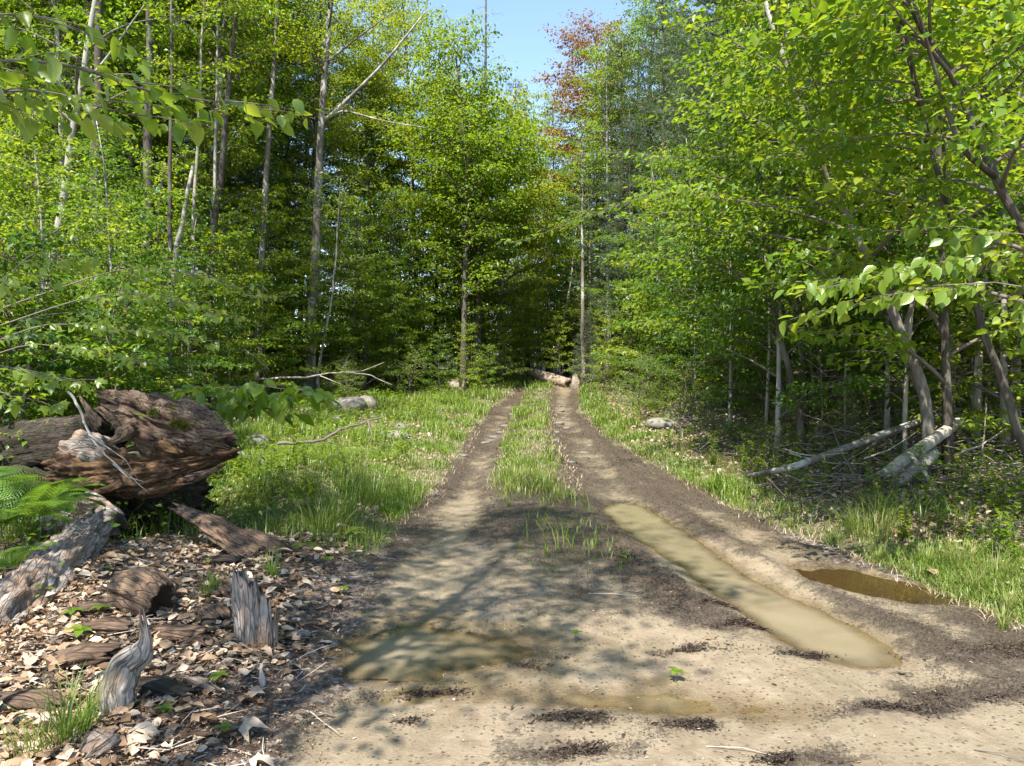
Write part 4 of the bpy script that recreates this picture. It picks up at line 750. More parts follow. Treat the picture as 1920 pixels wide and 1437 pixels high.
wood('splinter', 'small white triangular chip', [A(240, 850, 6.62), A(258, 848, 6.6), A(266, 862, 6.62)], [.012, .03, .006], BIRCH, parent=sn, seed=8, amp=.2, fib=.1, spl=.01, seg=10, n=10, sq=(1, .4))
wood('root', None, [A(60, 900, 7.6), A(170, 930, 7.3), A(260, 975, 7.0)], [.22, .24, .14], WDARK, parent=sn, seed=10, amp=.5, fib=.2, seg=40, n=40)
wood('root', None, [A(-60, 890, 7.8), A(60, 905, 7.5), A(140, 960, 7.2), A(130, 1010, 7.0)], [.16, .2, .16, .1], WDARK, parent=sn, seed=11, amp=.5, fib=.2, seg=32, n=40)
wood('root', None, [A(140, 960, 7.6), A(260, 940, 7.6), A(390, 925, 7.7)], [.26, .28, .16], WDARK, parent=sn, seed=12, amp=.6, fib=.15, seg=40, n=44)  # dark mass standing in for the shade in the hollow under the snag
for k_, (a_, c_, r_) in enumerate([((190, 800, 6.7), (150, 745, 6.8), .03), ((400, 850, 6.65), (452, 842, 6.6), .03), ((350, 900, 6.7), (420, 872, 6.65), .028), ((235, 905, 6.7), (170, 925, 6.7), .03), ((380, 815, 6.6), (440, 812, 6.6), .03), ((300, 830, 6.6), (345, 850, 6.55), .035), ((250, 800, 6.66), (205, 830, 6.62), .04)]):
    wood('splinter', None, [A(*a_), A((a_[0] + c_[0]) / 2, (a_[1] + c_[1]) / 2 + 4, a_[2]), A(*c_)], [r_ * 1.5, r_, r_ * .3], [WLOG, WORANGE][k_ % 2], parent=sn, seed=140 + k_, amp=.5, fib=.2, spl=.03, seg=22, n=22)
for k_, (px, py, dd, s_) in enumerate([(300, 762, 6.82, .055), (322, 772, 6.75, .05), (345, 778, 6.72, .06), (352, 800, 6.66, .05), (370, 800, 6.72, .04), (290, 775, 6.72, .045), (332, 795, 6.64, .045)]):
    rs = np.random.RandomState(k_); b = Buf(); n = 420; d = nz(rs.normal(0, 1, (n, 3))); P = d * s_ * rs.uniform(.5, 1.1, (n, 1)) * [1.3, 1, .7]
    leaves(b, P, d + [0, 0, .5], rs.normal(0, 1, (n, 3)), .016, .010, 0, rng=rs); ob('moss_tuft', b.mesh('moss_tuft', MOSS), sn, A(px, py, dd) - sn.location)

wood('weathered_log', 'silver-grey split log with swirling knot lying at the lower corner', [A(185, 985, 6.1), A(140, 1030, 5.6), A(85, 1085, 5.1), A(40, 1150, 4.7), A(-30, 1235, 4.25), A(-90, 1300, 4.0)], [.11, .15, .17, .19, .2, .18], WGREY, 'log', seed=21, amp=.55, fib=.10, spl=.10, seg=80, n=150)
wood('rotten_log', 'dim grey-topped rotten log end just under the hollow of the snag', [A(90, 990, 6.9), A(170, 965, 6.6), A(225, 985, 6.3)], [.12, .15, .08], WGREY, 'log', seed=22, amp=.5, fib=.2, seg=40, n=40)
wood('wood_chunk', 'brown splintered plank-like slab leaning down towards the track from the hollow', [A(338, 953, 6.5), A(400, 985, 6.3), A(490, 1045, 6.0)], [.06, .10, .11], WBROWN, 'wood chunk', seed=23, amp=.5, fib=.15, spl=.12, seg=36, n=50, sq=(1.1, .5))
wood('wood_chunk', 'second darker splintered slab lying beside the leaning one', [A(400, 985, 6.35), A(470, 1005, 6.2), A(530, 1040, 6.1)], [.04, .09, .11], WBROWN, 'wood chunk', seed=24, amp=.5, fib=.15, spl=.12, seg=32, n=40, sq=(1.1, .5))
g = GG(478, 1215)
sh = empty('stump_shard', g, label='upright silver-grey stump shard with jagged top at the edge of the mud', cat='stump')
for k_, (dx, dy, h_, w_, lx, mm_) in enumerate([(-.05, .03, .40, .045, -.05, WGREY), (.0, .02, .34, .05, -.03, WGREY), (.05, 0, .25, .045, -.01, WGREY), (.02, .05, .30, .05, -.04, WBROWN), (.075, .03, .15, .035, .01, WGREY)]):
    p_ = g + Vector((dx, dy, -.08)); wood('slab', None, [p_, p_ + Vector((lx * .3, 0, h_ * .5)), p_ + Vector((lx, .01, h_ + .08))], [w_, w_ * 1.05, w_ * .8], mm_, parent=sh, seed=120 + k_, amp=.45, fib=.16, spl=.045, seg=40, n=44, sq=(1, .75), fs=12)
g = GG(232, 1345)
wood('driftwood', 'twisted bleached root standing in the leaf litter with a pointed white tip', [g + Vector((-.01, 0, -.04)), g + Vector((-.045, .04, .10)), g + Vector((-.03, .08, .2)), g + Vector((.025, .1, .24)), g + Vector((.05, .1, .29)), g + Vector((.04, .1, .38))], [.055, .06, .055, .05, .026, .010], WGREY, 'root', seed=27, amp=.6, fib=.14, spl=.05, seg=60, n=70, shade=.10, fs=12)
g = GG(268, 1145)
wood('wood_block', 'squat brown block of wood with a sawn-looking dark end among the leaves', [g + Vector((-.17, .06, .12)), g + Vector((0, 0, .11)), g + Vector((.13, -.05, .06))], [.10, .13, .12], WBROWN, 'wood chunk', seed=28, amp=.25, fib=.16, spl=.03, seg=40, n=36, shade=.10)
CH = [(175, 1150, 'flat rust-brown bark slab under the driftwood tip', .28, .035, .4, WBROWN), (330, 1195, 'long dark brown slab half buried in pale leaves', .42, .05, -.35, WBROWN), (400, 1160, 'reddish broken slab propped behind the stump shard', .24, .05, -.8, WBROWN),
      (425, 1115, 'narrow reddish slab tilted between block and stump shard', .22, .04, -.9, WBROWN), (372, 1215, 'small rounded russet chunk in front of the long slab', .11, .04, -.5, WBROWN), (205, 1185, 'dark chunk left of the driftwood', .2, .05, .2, WBROWN),
      (150, 1245, 'muddy brown board behind the driftwood base', .32, .06, .1, WBROWN), (300, 1300, 'dark crumbling piece beside the driftwood foot', .34, .04, -.35, WDARK), (370, 1290, 'striped splintery piece right of the driftwood', .26, .025, -.5, WGREY),
      (120, 1095, 'grey chip on the leaves by the weathered log', .14, .03, .9, WGREY), (60, 1330, 'brown slab near the corner grass', .3, .05, -.1, WBROWN), (350, 1385, 'thin brown strip on the near litter', .2, .015, .1, WBROWN),
      (250, 1075, 'bark sheet curling over the block', .2, .025, -.4, WGREY), (230, 1105, 'straw-coloured shredded piece in front of the block', .18, .04, -.9, WBROWN), (185, 1415, 'knobbly dark stub sticking up at the bottom corner', .14, .055, 1.2, WGREY), (410, 1060, 'dark slab lying in the shaded hollow', .3, .05, .1, WDARK), (520, 1110, 'black rotten crumb beside the stump shard', .1, .03, .5, WDARK)]
for k_, (px, py, lb, L, r_, rz, mm_) in enumerate(CH):
    g = GG(px, py, r_ * .5); d = Vector((math.cos(rz), math.sin(rz), .12 * math.sin(k_ * 2.3))) * L * .5
    wood('wood_chunk', lb, [g - d, g + Vector((0, 0, .01)), g + d], [r_ * .6, r_, r_ * .7], mm_, 'wood chunk', seed=40 + k_, amp=.35, fib=.25, spl=.05, seg=26, n=26, sq=(1.5, .7) if mm_ is not WGREY else (1, .8))
wood('wood_shard', 'small cream-coloured upright splinter at the edge of the dark mud', [GG(493, 1290), GG(493, 1290) + Vector((-.005, 0, .04)), GG(493, 1290) + Vector((-.015, .01, .09))], [.014, .014, .003], TWIGP, 'wood chunk', seed=77, amp=.2, fib=.1, spl=.01, seg=12, n=12)
# bank side logs
wood('fallen_log', 'pale grey slim log lying on the bank, its thin end pointing to the wet rut', [GG(1402, 902, .06), A(1480, 878, 9.0), A(1560, 850, 9.5), A(1700, 798, 10.3), A(1800, 768, 11)], [.03, .04, .045, .04, .03], BARK, 'log', seed=81, amp=.12, fib=.04, spl=.05, seg=20, n=60)
g1 = A(1652, 893, 8.6); g2 = A(1715, 850, 9.0); g3 = A(1798, 790, 9.7)
wood('birch_log', 'mossy banded white birch log propped on the brush pile', [g1, g2, g3], [.06, .072, .062], BIRCH, 'log', seed=82, amp=.16, fib=.04, spl=.04, seg=24, n=60)
wood('birch_log', 'short dark-banded birch piece under the mossy one', [A(1678, 905, 8.8), A(1712, 880, 9.0), A(1750, 850, 9.3)], [.08, .085, .08], BIRCH, 'log', seed=83, amp=.1, fib=.03, spl=.04, seg=20, n=30)
def stick(label, pix, r_, m_=TWIGP, name='stick', cat='stick', forks=(), seed=0):
    pts = np.array([list(A(x, y, d)) if d else list(GG(x, y, .02)) for (x, y, d) in pix]); o0 = pts[0].copy(); b = Buf(); s = np.concatenate([[0], np.cumsum(np.linalg.norm(np.diff(pts, axis=0), axis=1))]); n = 4 * len(pts)
    tt = np.linspace(0, s[-1], n); q1 = np.stack([np.interp(tt, s, pts[:, c]) for c in range(3)], -1); q1[1:-1] = .25 * q1[:-2] + .5 * q1[1:-1] + .25 * q1[2:]; q1[1:-1] += np.random.RandomState(seed).normal(0, r_ * .35, (n - 2, 3))
    tube(b, q1 - o0, np.linspace(r_, r_ * .35, n), 7)
    for f in forks:
        p2 = np.array([list(A(x, y, d)) if d else list(GG(x, y, .02)) for (x, y, d) in f]); tube(b, p2 - o0, np.linspace(r_ * .5, r_ * .2, len(p2)), 5)
    return tag(ob(name, b.mesh(name, m_), None, o0), label, cat)
stick('forked pale branch running down from the birch log to the grass', [(1706, 855, 8.7), (1735, 890, 8.3), (1762, 935, 7.8), (1800, 975, 7.3)], .025, BIRCH, 'branch', 'branch')
stick('dry branch with peeling bark arching across the front of the snag', [(128, 735, 6.3), (150, 770, 6.2), (166, 815, 6.1), (200, 855, 6.1), (235, 885, 6.1), (275, 920, 6.2)], .012, TWIGP, 'branch', 'branch', forks=[[(166, 815, 6.1), (210, 845, 6.0), (235, 862, 6.0), (262, 905, 6.1)], [(212, 870, 6.1), (240, 895, 6.0), (268, 903, 6.0)]])
stick('long grey branch lying in the verge grass pointing at the wheel rut', [(520, 832, 10), (590, 830, 10.1), (640, 805, 10.3), (690, 790, 10.6), (725, 779, 10.8)], .024, TWIG, 'branch', 'branch', forks=[[(690, 790, 10.6), (697, 815, 10.5), (690, 830, 10.3)]])
stick('bare grey horizontal branch crossing low in front of the blotched trunk', [(470, 712, 21), (560, 708, 21), (640, 698, 21.5), (690, 701, 22), (735, 722, 22)], .035, TWIGP, 'branch', 'branch', forks=[[(640, 698, 21.5), (680, 696, 22), (720, 680, 22)], [(600, 705, 21), (650, 725, 21)]])
stick('slanting white stick beyond the verge behind the shaded trunks', [(455, 655, 20), (480, 672, 20), (505, 695, 20)], .03, TWIGP)
stick('leaning bare stick beside the far stump', [(1098, 722, 33), (1112, 698, 33), (1122, 672, 33)], .035, TWIGP)
stick('brown snapped stem by the far end of the rut', [(1106, 735, 27), (1108, 715, 27), (1114, 700, 27)], .02, TWIG)
stick('dark old log sunk in the shrubby mound', [(1270, 765, 18.5), (1330, 780, 18), (1390, 800, 17.5), (1440, 812, 17.5)], .10, WDARK, 'log', 'log')
stick('thin yellowish twig lying across the pale log', [(1470, 842, 9.6), (1510, 855, 9.4), (1590, 850, 9.2)], .008, TWIGP)
for k_, (lb, px, py, L, rz, r_) in enumerate([('thin curved twig on the near mud beneath the debris patches', 1390, 1415, .28, -.25, .003), ('short brown twig at the right edge of the near mud', 1880, 1425, .2, -.5, .003), ('fine twig on the mud between the two ruts', 1150, 1120, .35, -.12, .004), ('small dark twig in the shallow muddy water', 605, 1350, .10, .1, .006), ('pale twig across the leaf litter by the grass tuft', 250, 1375, .45, .12, .004), ('thin stick in the litter beneath the driftwood', 310, 1352, .3, .3, .004), ('grey twig behind the corner grass', 70, 1390, .35, .5, .005), ('dead stem poking out of the hollow', 330, 1030, .3, .9, .004)]):
    g = GG(px, py); d = Vector((math.cos(rz), math.sin(rz), 0)) * L / 2; p = [on(*(g - d).xy, r_), on(g.x, g.y, r_ + .01), on(*(g + d).xy, r_)]; b = Buf(); tube(b, np.array([list(x - p[0]) for x in p]) + [[0, 0, 0], [.01, .02, 0], [0, 0, 0]], [r_, r_ * .9, r_ * .5], 5); tag(ob('twig', b.mesh('twig', TWIG if k_ % 2 else TWIGP), None, p[0]), lb, 'twig')
# far fallen log and stumps
wood('fallen_log', 'thick far fallen log sloping down at the end of the track, pinkish bark', [GG(982, 716, .55), GG(1020, 720, .32), GG(1064, 727, .16)], [.14, .22, .25], rock_mat('bark_pinkish', (.16, .11, .08), (.42, .32, .24), .3), 'log', seed=90, amp=.15, fib=.05, spl=.1, seg=28, n=40)
wood('stump', 'short pale broken stump right of the far fallen log', [GG(1079, 728, -.1), GG(1079, 728, .25), GG(1078, 728, .5)], [.17, .16, .1], WGREY, 'stump', seed=91, amp=.2, fib=.15, spl=.12, seg=24, n=24, shade=.15)
wood('stump', 'thin grey snapped stump standing in the verge weeds', [GG(868, 735, -.1), GG(870, 735, .3), GG(871, 735, .65)], [.08, .07, .04], WGREY, 'stump', seed=92, amp=.2, fib=.15, spl=.12, seg=16, n=16, shade=.1)
# rocks
def rock(label, px, py, sx, sy, sz, m_=ROCK, seed=0, sink=.3, name='rock', g=None, lvl=3):
    import bmesh
    bm = bmesh.new(); bmesh.ops.create_icosphere(bm, subdivisions=lvl, radius=1); co = np.array([v.co[:] for v in bm.verts]); fc = np.array([[v.index for v in f.verts] for f in bm.faces]); bm.free()
    d = 1 + .30 * fbm(co[:, 0] * 1.2 + seed, co[:, 1] * 1.2, co[:, 2] * 1.2, s=seed, o=3) + .10 * fbm(co[:, 0] * 5, co[:, 1] * 5, co[:, 2] * 5, s=seed + 3, o=2)
    co = co * d[:, None]; co = np.sign(co) * np.abs(co) ** .85; b = Buf(); b.add(co * [sx, sy, sz], fc); g = g or G(px, py)
    o = ob(name, b.mesh(name, m_), None, (g.x, g.y, g.z + sz * (1 - sink) - sz * .4)); o.rotation_euler = (0, 0, seed * 1.3); return tag(o, label, 'rock')
rock('rounded grey rock with mossy streaks in the grass behind the snag', 482, 842, .24, .2, .2, seed=1)
rock('low lichened rock in front of the rounded grey one', 445, 868, .24, .2, .13, seed=2)
rock('small rock wedged beside the low lichened one', 492, 862, .12, .12, .08, seed=3)
rock('broad pale boulder sunk in the verge at the foot of the blotched trunk', 655, 768, .62, .4, .26, ROCKP, seed=4)
rock('knobby top of the pale boulder at its track end', 688, 768, .26, .25, .26, ROCKP, seed=5)
rock('small white-lichened rock in front of the pale boulder', 630, 795, .2, .18, .13, ROCK, seed=6)
rock('flat grey slab with a dark split lying in the verge grass', 735, 822, .34, .25, .11, ROCK, seed=7)
rock('small stone at the rut side end of the flat slab', 752, 808, .12, .12, .1, ROCK, seed=8)
rock('pale round boulder in the weeds near the thin snapped stump', 852, 728, .42, .3, .28, ROCKP, seed=9)
rock('flattish grey stone in the litter by the stump shard', 560, 1195, .07, .05, .02, ROCK, seed=10)
rock('grey-green stone at the bottom corner beside the leaves', -5, 1150, .09, .09, .08, ROCK, seed=11)
rock('wide mossy rock under the dry grass of the mound', 1240, 800, .4, .35, .12, ROCK, seed=12)
rock('pinkish stone half hidden in leaves below the verge plants', 575, 775, .18, .15, .1, ROCKP, seed=13)
rock('tan flat stone among the bank grass below the pale log', 1475, 912, .13, .09, .035, ROCKP, seed=14)
for k_, (px, py, s_) in enumerate([(1052, 772, .13), (1058, 785, .1), (1048, 795, .14), (1062, 804, .12), (1044, 812, .08), (1050, 763, .1), (958, 778, .10), (948, 800, .12), (925, 822, .14), (938, 812, .1), (1040, 828, .1), (1095, 852, .09), (910, 832, .11), (868, 855, .1), (1072, 868, .09), (1105, 838, .08)]):
    rock('flat whitish stone showing in the dry upper part of a wheel rut', px, py, s_ * 1.1, s_ * .8, s_ * .3, ROCKD, seed=20 + k_, name='stone', lvl=2)['group'] = 'whitish stones in the upper ruts'

# ------------------------------------------------------------------ ferns, seedlings, tufts, weeds
def frond_mesh(seed, L):
    rs = np.random.RandomState(seed); b = Buf(); n = 26; t = np.linspace(0, 1, n); a = .9 - 1.5 * t
    p = np.concatenate([[[0, 0, 0]], np.cumsum(np.stack([np.cos(a), 0 * a, np.sin(a)], -1) * L / n, 0)]); tube(b, p, np.linspace(.004, .001, n + 1), 4, 0, .3, cap=False)
    for i in range(4, n + 1):
        f = i / n; l = L * .30 * math.sin(math.pi * min(1, .12 + f * .88)) ** .8 + .01; tg = nz(p[i] - p[i - 1])
        for sd in (-1, 1):
            d = nz(np.array([tg[0] * .45, sd, tg[2] * .45 - .1])); m = 9; tt = (np.arange(m) + .5) / m; c = p[i] + tt[:, None] * d * l; w_ = L * .045 * (1 - .75 * tt)
            for s2 in (-1, 1): leaves(b, c, np.tile(d * .45 + tg * s2 * .9, (m, 1)), [0, 0, 1], w_, w_ * .75, 0, rs.rand(m), rng=rs)
    return b.mesh('frond', FERN)
FR = [frond_mesh(i, 1.0) for i in range(3)]
def fern(label, g, s_, n, seed, tilt=0, az0=0, spread=6.28):
    rs = random.Random(seed); r_ = empty('fern', g, 0, label=label, cat='fern')
    for i in range(n):
        o = ob('frond', FR[i % 3], r_); o.rotation_euler = (rs.uniform(-.15, .15), rs.uniform(-.5, .15), az0 + spread * i / n + rs.uniform(-.2, .2)); k = s_ * rs.uniform(.8, 1.15); o.scale = (k, k, k)
    return r_
fern('large bright fern at the frame edge arching over the weathered log', A(-20, 1000, 5.9), .75, 9, 1)
fern('tall fern behind it whose fronds reach up against the dark trunk', A(30, 960, 6.3), .72, 8, 2)
fern('fern with one long frond stretching in front of the snag hollow', A(60, 985, 5.6), .62, 5, 3, az0=-.6, spread=2.2)
fern('small fern in the sunlit gap behind the snag tip', GG(505, 790), .42, 6, 4)
fern('little fern under the broken end beside the lichened rock', GG(468, 900), .33, 6, 5)
fern('fern clump at the wood edge above the pinkish stone', GG(560, 770), .4, 6, 6)
fern('low fern near the lower corner of the grass tuft', A(20, 1075, 5.2), .42, 6, 7)

def seedling(label, g, h, n, l, seed, m_=LEAFN, name='seedling', cat='seedling'):
    rs = np.random.RandomState(seed); b = Buf(); p = np.array([[0, 0, -.01], [.01, 0, h * .5], [.015, .01, h]]); tube(b, p, [.0025, .002, .0015], 4, 1, cap=False)
    az = np.arange(n) * 6.28 / n + rs.uniform(-.3, .3, n); leaves(b, np.tile(p[-1], (n, 1)), np.stack([np.cos(az), np.sin(az), rs.uniform(-.2, .35, n)], -1), [0, 0, 1], l * rs.uniform(.7, 1.1, n), l * .6, 0, rs.rand(n), hq=True, rng=rs)
    return tag(ob(name, b.mesh(name, [m_, TWIG]), None, g), label, cat)
for k_, (px, py, h, n, l, lb) in enumerate([(400, 1300, .07, 5, .06, 'three-leaved seedling in the litter right of the driftwood'), (245, 1262, .05, 4, .06, 'yellow-green seedling against the bleached driftwood'), (130, 1165, .06, 5, .07, 'pale seedling by the weathered log foot'), (180, 1160, .06, 5, .07, 'light green seedling left of the rust-brown slab'), (145, 1200, .05, 5, .08, 'broad-leaved seedling spread flat on the pale leaves'),
        (300, 1350, .04, 5, .05, 'tiny plant by the pale twig'), (410, 1385, .04, 5, .05, 'tiny plant at the edge of the near mud'), (640, 1118, .05, 7, .05, 'bright clover-like plant on the mud edge'), (610, 1070, .09, 9, .06, 'leafy weed clump at the grass foot above the mud edge'), (570, 1062, .16, 6, .13, 'dock plant with upright long leaves beside the leaning slab'), (660, 1020, .12, 7, .10, 'broad-leaved weed under the tall verge grass'),
        (1265, 1282, .05, 6, .06, 'small pale-green plant alone on the mud near the middle'), (1075, 1205, .05, 4, .05, 'tiny dark sprout in the shaded mud'), (520, 1200, .03, 5, .03, 'minute seedling between stump shard and mud'), (1165, 1050, .03, 5, .05, 'green clover tuft beside the puddle'), (225, 975, .2, 4, .06, 'thin seedling rising before the dark hollow'), (1900, 860, .35, 10, .09, 'leafy weed on the bank at the frame edge'), (1560, 880, .2, 8, .09, 'yellowish sapling sprig by the pale log'), (1690, 900, .2, 8, .08, 'green sprig under the birch log end')]):
    seedling(lb, GG(px, py), h, n, l, 300 + k_)

def tuft_mesh(seed, n, h, spread, wid=.006, m_=GRASS):
    rs = np.random.RandomState(seed); b = Buf(); az = rs.uniform(0, 6.28, n); r_ = spread * rs.rand(n) ** .7; P = np.stack([r_ * np.cos(az), r_ * np.sin(az), np.zeros(n) - .01], -1); blades(b, P, h * rs.uniform(.45, 1.1, n), wid, az + rs.normal(0, .5, n), rs.uniform(.2, 1.1, n), rs.rand(n) ** .8); return b.mesh('grass_tuft', m_)
def blades(b, P, H, wd, az, bend, rnd, k=4):
    n = len(P); H = np.broadcast_to(np.asarray(H, float), (n,)); wd = np.broadcast_to(np.asarray(wd, float), (n,)); vs = []; dx, dy = np.cos(az), np.sin(az); px, py = -dy, dx
    for i in range(k):
        t = i / k; a = bend * t * t * .9; w_ = wd * (1 - t ** 1.8) * .5; c = P + np.stack([dx * a * H, dy * a * H, H * t * (1 - .25 * bend * t * t)], -1); o = np.stack([px * w_, py * w_, 0 * w_], -1); vs += [c - o, c + o]
    a = bend * .9; vs.append(P + np.stack([dx * a * H, dy * a * H, H * (1 - .25 * bend)], -1)); V = np.stack(vs, 1).reshape(-1, 3); m = 2 * k + 1; T = []
    for i in range(k - 1): T += [[2 * i, 2 * i + 1, 2 * i + 3], [2 * i, 2 * i + 3, 2 * i + 2]]
    T.append([2 * k - 2, 2 * k - 1, 2 * k]); F = ((np.arange(n) * m)[:, None, None] + np.array(T)[None]).reshape(-1, 3); b.add(V, F, 0, np.repeat(rnd, m))
TF = [tuft_mesh(1, 90, .34, .09), tuft_mesh(2, 120, .30, .16), tuft_mesh(3, 45, .26, .05, .008), tuft_mesh(4, 160, .42, .24)]
for k_, (px, py, kd, s_, lb) in enumerate([(120, 1400, 0, .95, 'bright thin-bladed grass tuft among the leaves at the lower corner'), (60, 1420, 1, .6, 'sparse grass tuft at the very corner'), (160, 1372, 2, .9, 'upright grass blades in front of the driftwood'), (510, 1085, 2, 1.0, 'wide-bladed grass tuft beside the stump shard top'), (405, 1110, 2, .75, 'wispy grass tuft in the block shadow'), (385, 1120, 2, .6, 'few long blades leaning near the reddish slab'),
        (640, 985, 3, 1.55, 'tall lush grass clump at the track edge above the mud'), (700, 950, 3, 1.3, 'dense grass clump nearest the wheel rut on the verge'), (600, 1000, 1, 1.5, 'deep green grass hanging over the leaning slab'), (740, 930, 1, 1.2, 'small grass clump beside the dark wet rut'), (560, 930, 1, 1.3, 'grass clump on the dry mound'), (660, 915, 3, 1.3, 'tall clump behind the lush one'), (770, 880, 1, 1.2, 'pale-footed clump where the verge narrows'), (680, 1000, 1, .7, 'ragged tuft hanging above the dark mud edge'),
        (1010, 905, 3, .9, 'dark green clump starting the grass strip between the ruts'), (985, 880, 1, 1.1, 'sedge clump at the near end of the grass strip'), (1040, 880, 1, .6, 'small sedge tuft on the strip beside the wet rut'), (955, 950, 2, .5, 'tiny tuft on the bare strip nearer the viewer'), (1045, 935, 2, .5, 'yellow-green tuft in the muddy strip'), (975, 1030, 2, .4, 'short tuft in the shaded mud'), (1025, 1040, 2, .4, 'pale splayed tuft in the shaded mud'),
        (1640, 1010, 3, 1.0, 'tall grass clump behind the brown pool'), (1560, 1020, 1, .7, 'grass clump at the pool corner nearer the long puddle'), (1600, 990, 1, .8, 'grass behind the pool, half in leaves'), (1645, 1055, 0, .5, 'single splayed tuft standing in the brown pool'), (1420, 905, 1, .9, 'clump by the thin end of the pale log'), (1380, 890, 3, .6, 'dense shaded clump above the cut bank'), (1340, 870, 3, .6, 'clump at the bend of the cut bank'), (1280, 850, 3, .55, 'shaded clump beside the upper rut'),
        (1740, 1060, 1, .8, 'sunny clump right of the pool'), (1800, 1060, 3, .62, 'broad pale clump on the bank edge'), (1870, 1085, 3, .62, 'broad clump near the frame edge above the dark mud'), (1830, 1110, 1, .7, 'ragged clump hanging to the dark mud'), (1890, 1150, 0, .6, 'lowest tuft at the frame edge'), (1870, 1010, 1, .9, 'back clump near the frame edge'), (1880, 1180, 2, .7, 'isolated blades in the dark mud edge')]):
    o = ob('grass_tuft', TF[kd], None, GG(px, py)); o.scale = (s_,) * 3; o.rotation_euler = (0, 0, k_ * 1.9); tag(o, lb, 'grass tuft')

def scatter(n, y0, y1, x0, x1, dens, seed, chunk=40000):
    rs = np.random.RandomState(seed); X, Y = [], []; got = 0
    for _ in range(60):
        y = np.exp(rs.uniform(math.log(y0), math.log(y1), chunk)); x = rs.uniform(-1, 1, chunk) * (y * .70 + .5)
        ok = (x > x0) & (x < x1) & (rs.rand(chunk) < dens(x, y)); X.append(x[ok]); Y.append(y[ok]); got += ok.sum()
        if got >= n: break
    x = np.concatenate(X)[:n]; y = np.concatenate(Y)[:n]; return np.stack([x, y, hgt(x, y)], -1), rs
def mid(y): return .5 * (rutL(y) + rutR(y))
def gdens(x, y):
    tl = edgeL(y) - x; tr = x - edgeR(y); cl = sm(-.18, .30, fbm(x * 1.8, y * 1.3, s=71, o=4))
    L_ = sm(-.15, .2, tl) * sm(4.0, 2.6, tl - .05 * y) * sm(6.2, 8, y) * (1 - .9 * np.exp(-((x + 2.45) / .45) ** 2 - ((y - 9.1) / .8) ** 2))
    R_ = sm(-.1, .1, tr) * (sm(.75, .25, tr) * sm(6.6, 8.5, y) + sm(1.0, .4, tr) * sm(13, 17, y) + .9 * sm(7, 5.5, y) * sm(1.7, .8, tr) + .08 * sm(3, 1, tr)) * sm(4.2, 4.8, y)
    C_ = sm(8.6, 12, y) * sm(.62, .3, np.abs(x - mid(y) + .1)) * (1 + 0 * x) + .05 * sm(5.5, 7, y) * sm(.6, .3, np.abs(x - mid(y)))
    far = sm(32, 37, y) * sm(50, 42, y)
    return np.clip((L_ + R_ + C_ + far) * (.12 + .88 * cl), 0, 1)
def add_grass(nm, lb, n, seed, dens, y0, y1, hfun, wfun, m_, k=3, bend=(.2, 1.2)):
    P, rs = scatter(n, y0, y1, -40, 40, dens, seed); b = Buf(); m = len(P); az = rs.uniform(0, 6.28, m)
    blades(b, P - [0, 0, .01], hfun(P[:, 0], P[:, 1]) * rs.uniform(.5, 1.15, m), wfun(P[:, 1]), az, rs.uniform(*bend, m), np.clip(rs.rand(m) * .8 + .3 * fbm(P[:, 0], P[:, 1], s=5, o=2), 0, 1), k); tag(ob(nm, b.mesh(nm, m_)), lb, 'grass', kind='stuff')
hg = lambda x, y: .11 + .30 * sm(-.1, .5, fbm(x * 1.1, y * .8, s=72, o=2)) + .05 * sm(0, 1.5, edgeL(y) - x)
add_grass('grass', 'lush green grass of the verges and the strip between the ruts', 105000, 1, gdens, 4.2, 48, hg, lambda y: .004 + .0009 * y, GRASS, 3)
add_grass('dead_grass', 'bleached dead grass lying along the track edges', 15000, 2, lambda x, y: np.clip(sm(-.35, 0, edgeL(y) - x) * sm(1.2, .2, edgeL(y) - x) * sm(7, 9, y) + sm(-.25, 0, x - edgeR(y)) * sm(1.6, .4, x - edgeR(y)) + sm(9, 12, y) * sm(.75, .5, np.abs(x - mid(y))) + np.exp(-((x + 2.45) / .6) ** 2 - ((y - 9.0) / .9) ** 2) + .3 * np.exp(-((x - 5) / 1.2) ** 2 - ((y - 18) / 1.5) ** 2) + .9 * sm(0, .3, edgeL(y) - x) * sm(4.5, 3, edgeL(y) - x) * sm(7, 9, y) * sm(.12, .35, fbm(x * .9, y * .7, s=97, o=3)), 0, 1), 4.5, 40,
          lambda x, y: .09 + 0 * x, lambda y: .003 + .0004 * y, STRAW, 3, (.9, 1.9))
def add_leafy(nm, lb, n, seed, dens, y0, y1, zf, size, m_, flat=.4, zmax=.3, asp=.6, cat='ground cover', wet=0):
    P, rs = scatter(n, y0, y1, -60, 60, dens, seed); m = len(P); P = P + np.stack([0 * P[:, 0], 0 * P[:, 0], zf(rs.rand(m)) * zmax + .004], -1); az = rs.uniform(0, 6.28, m); b = Buf()
    L = size(P[:, 1]) * rs.uniform(.6, 1.3, m); leaves(b, P, np.stack([np.cos(az), np.sin(az), rs.normal(-.05, flat * .6, m)], -1), np.stack([rs.normal(0, flat, m), rs.normal(0, flat, m), np.ones(m)], -1), L, L * asp, 0, rs.rand(m), fold=.2, rng=rs)
    tag(ob(nm, b.mesh(nm, m_)), lb, cat, kind='stuff')
def outm(x, y, a=0, b=.6): return np.maximum(sm(a, b, edgeL(y) - x), sm(a, b, x - edgeR(y)))
add_leafy('ground_cover', 'low green weeds and seedlings covering the forest floor', 42000, 11, lambda x, y: np.clip(outm(x, y, .4, 2) * (sm(-.2, .4, fbm(x * .8, y * .8, s=77, o=3)) * .8 + .1) * (1 - .9 * (x < 0) * sm(7.6, 6.6, y)), 0, 1), 4.5, 60, lambda r: r ** 1.6, lambda y: .035 + .0035 * y, LEAF, .5, .38)
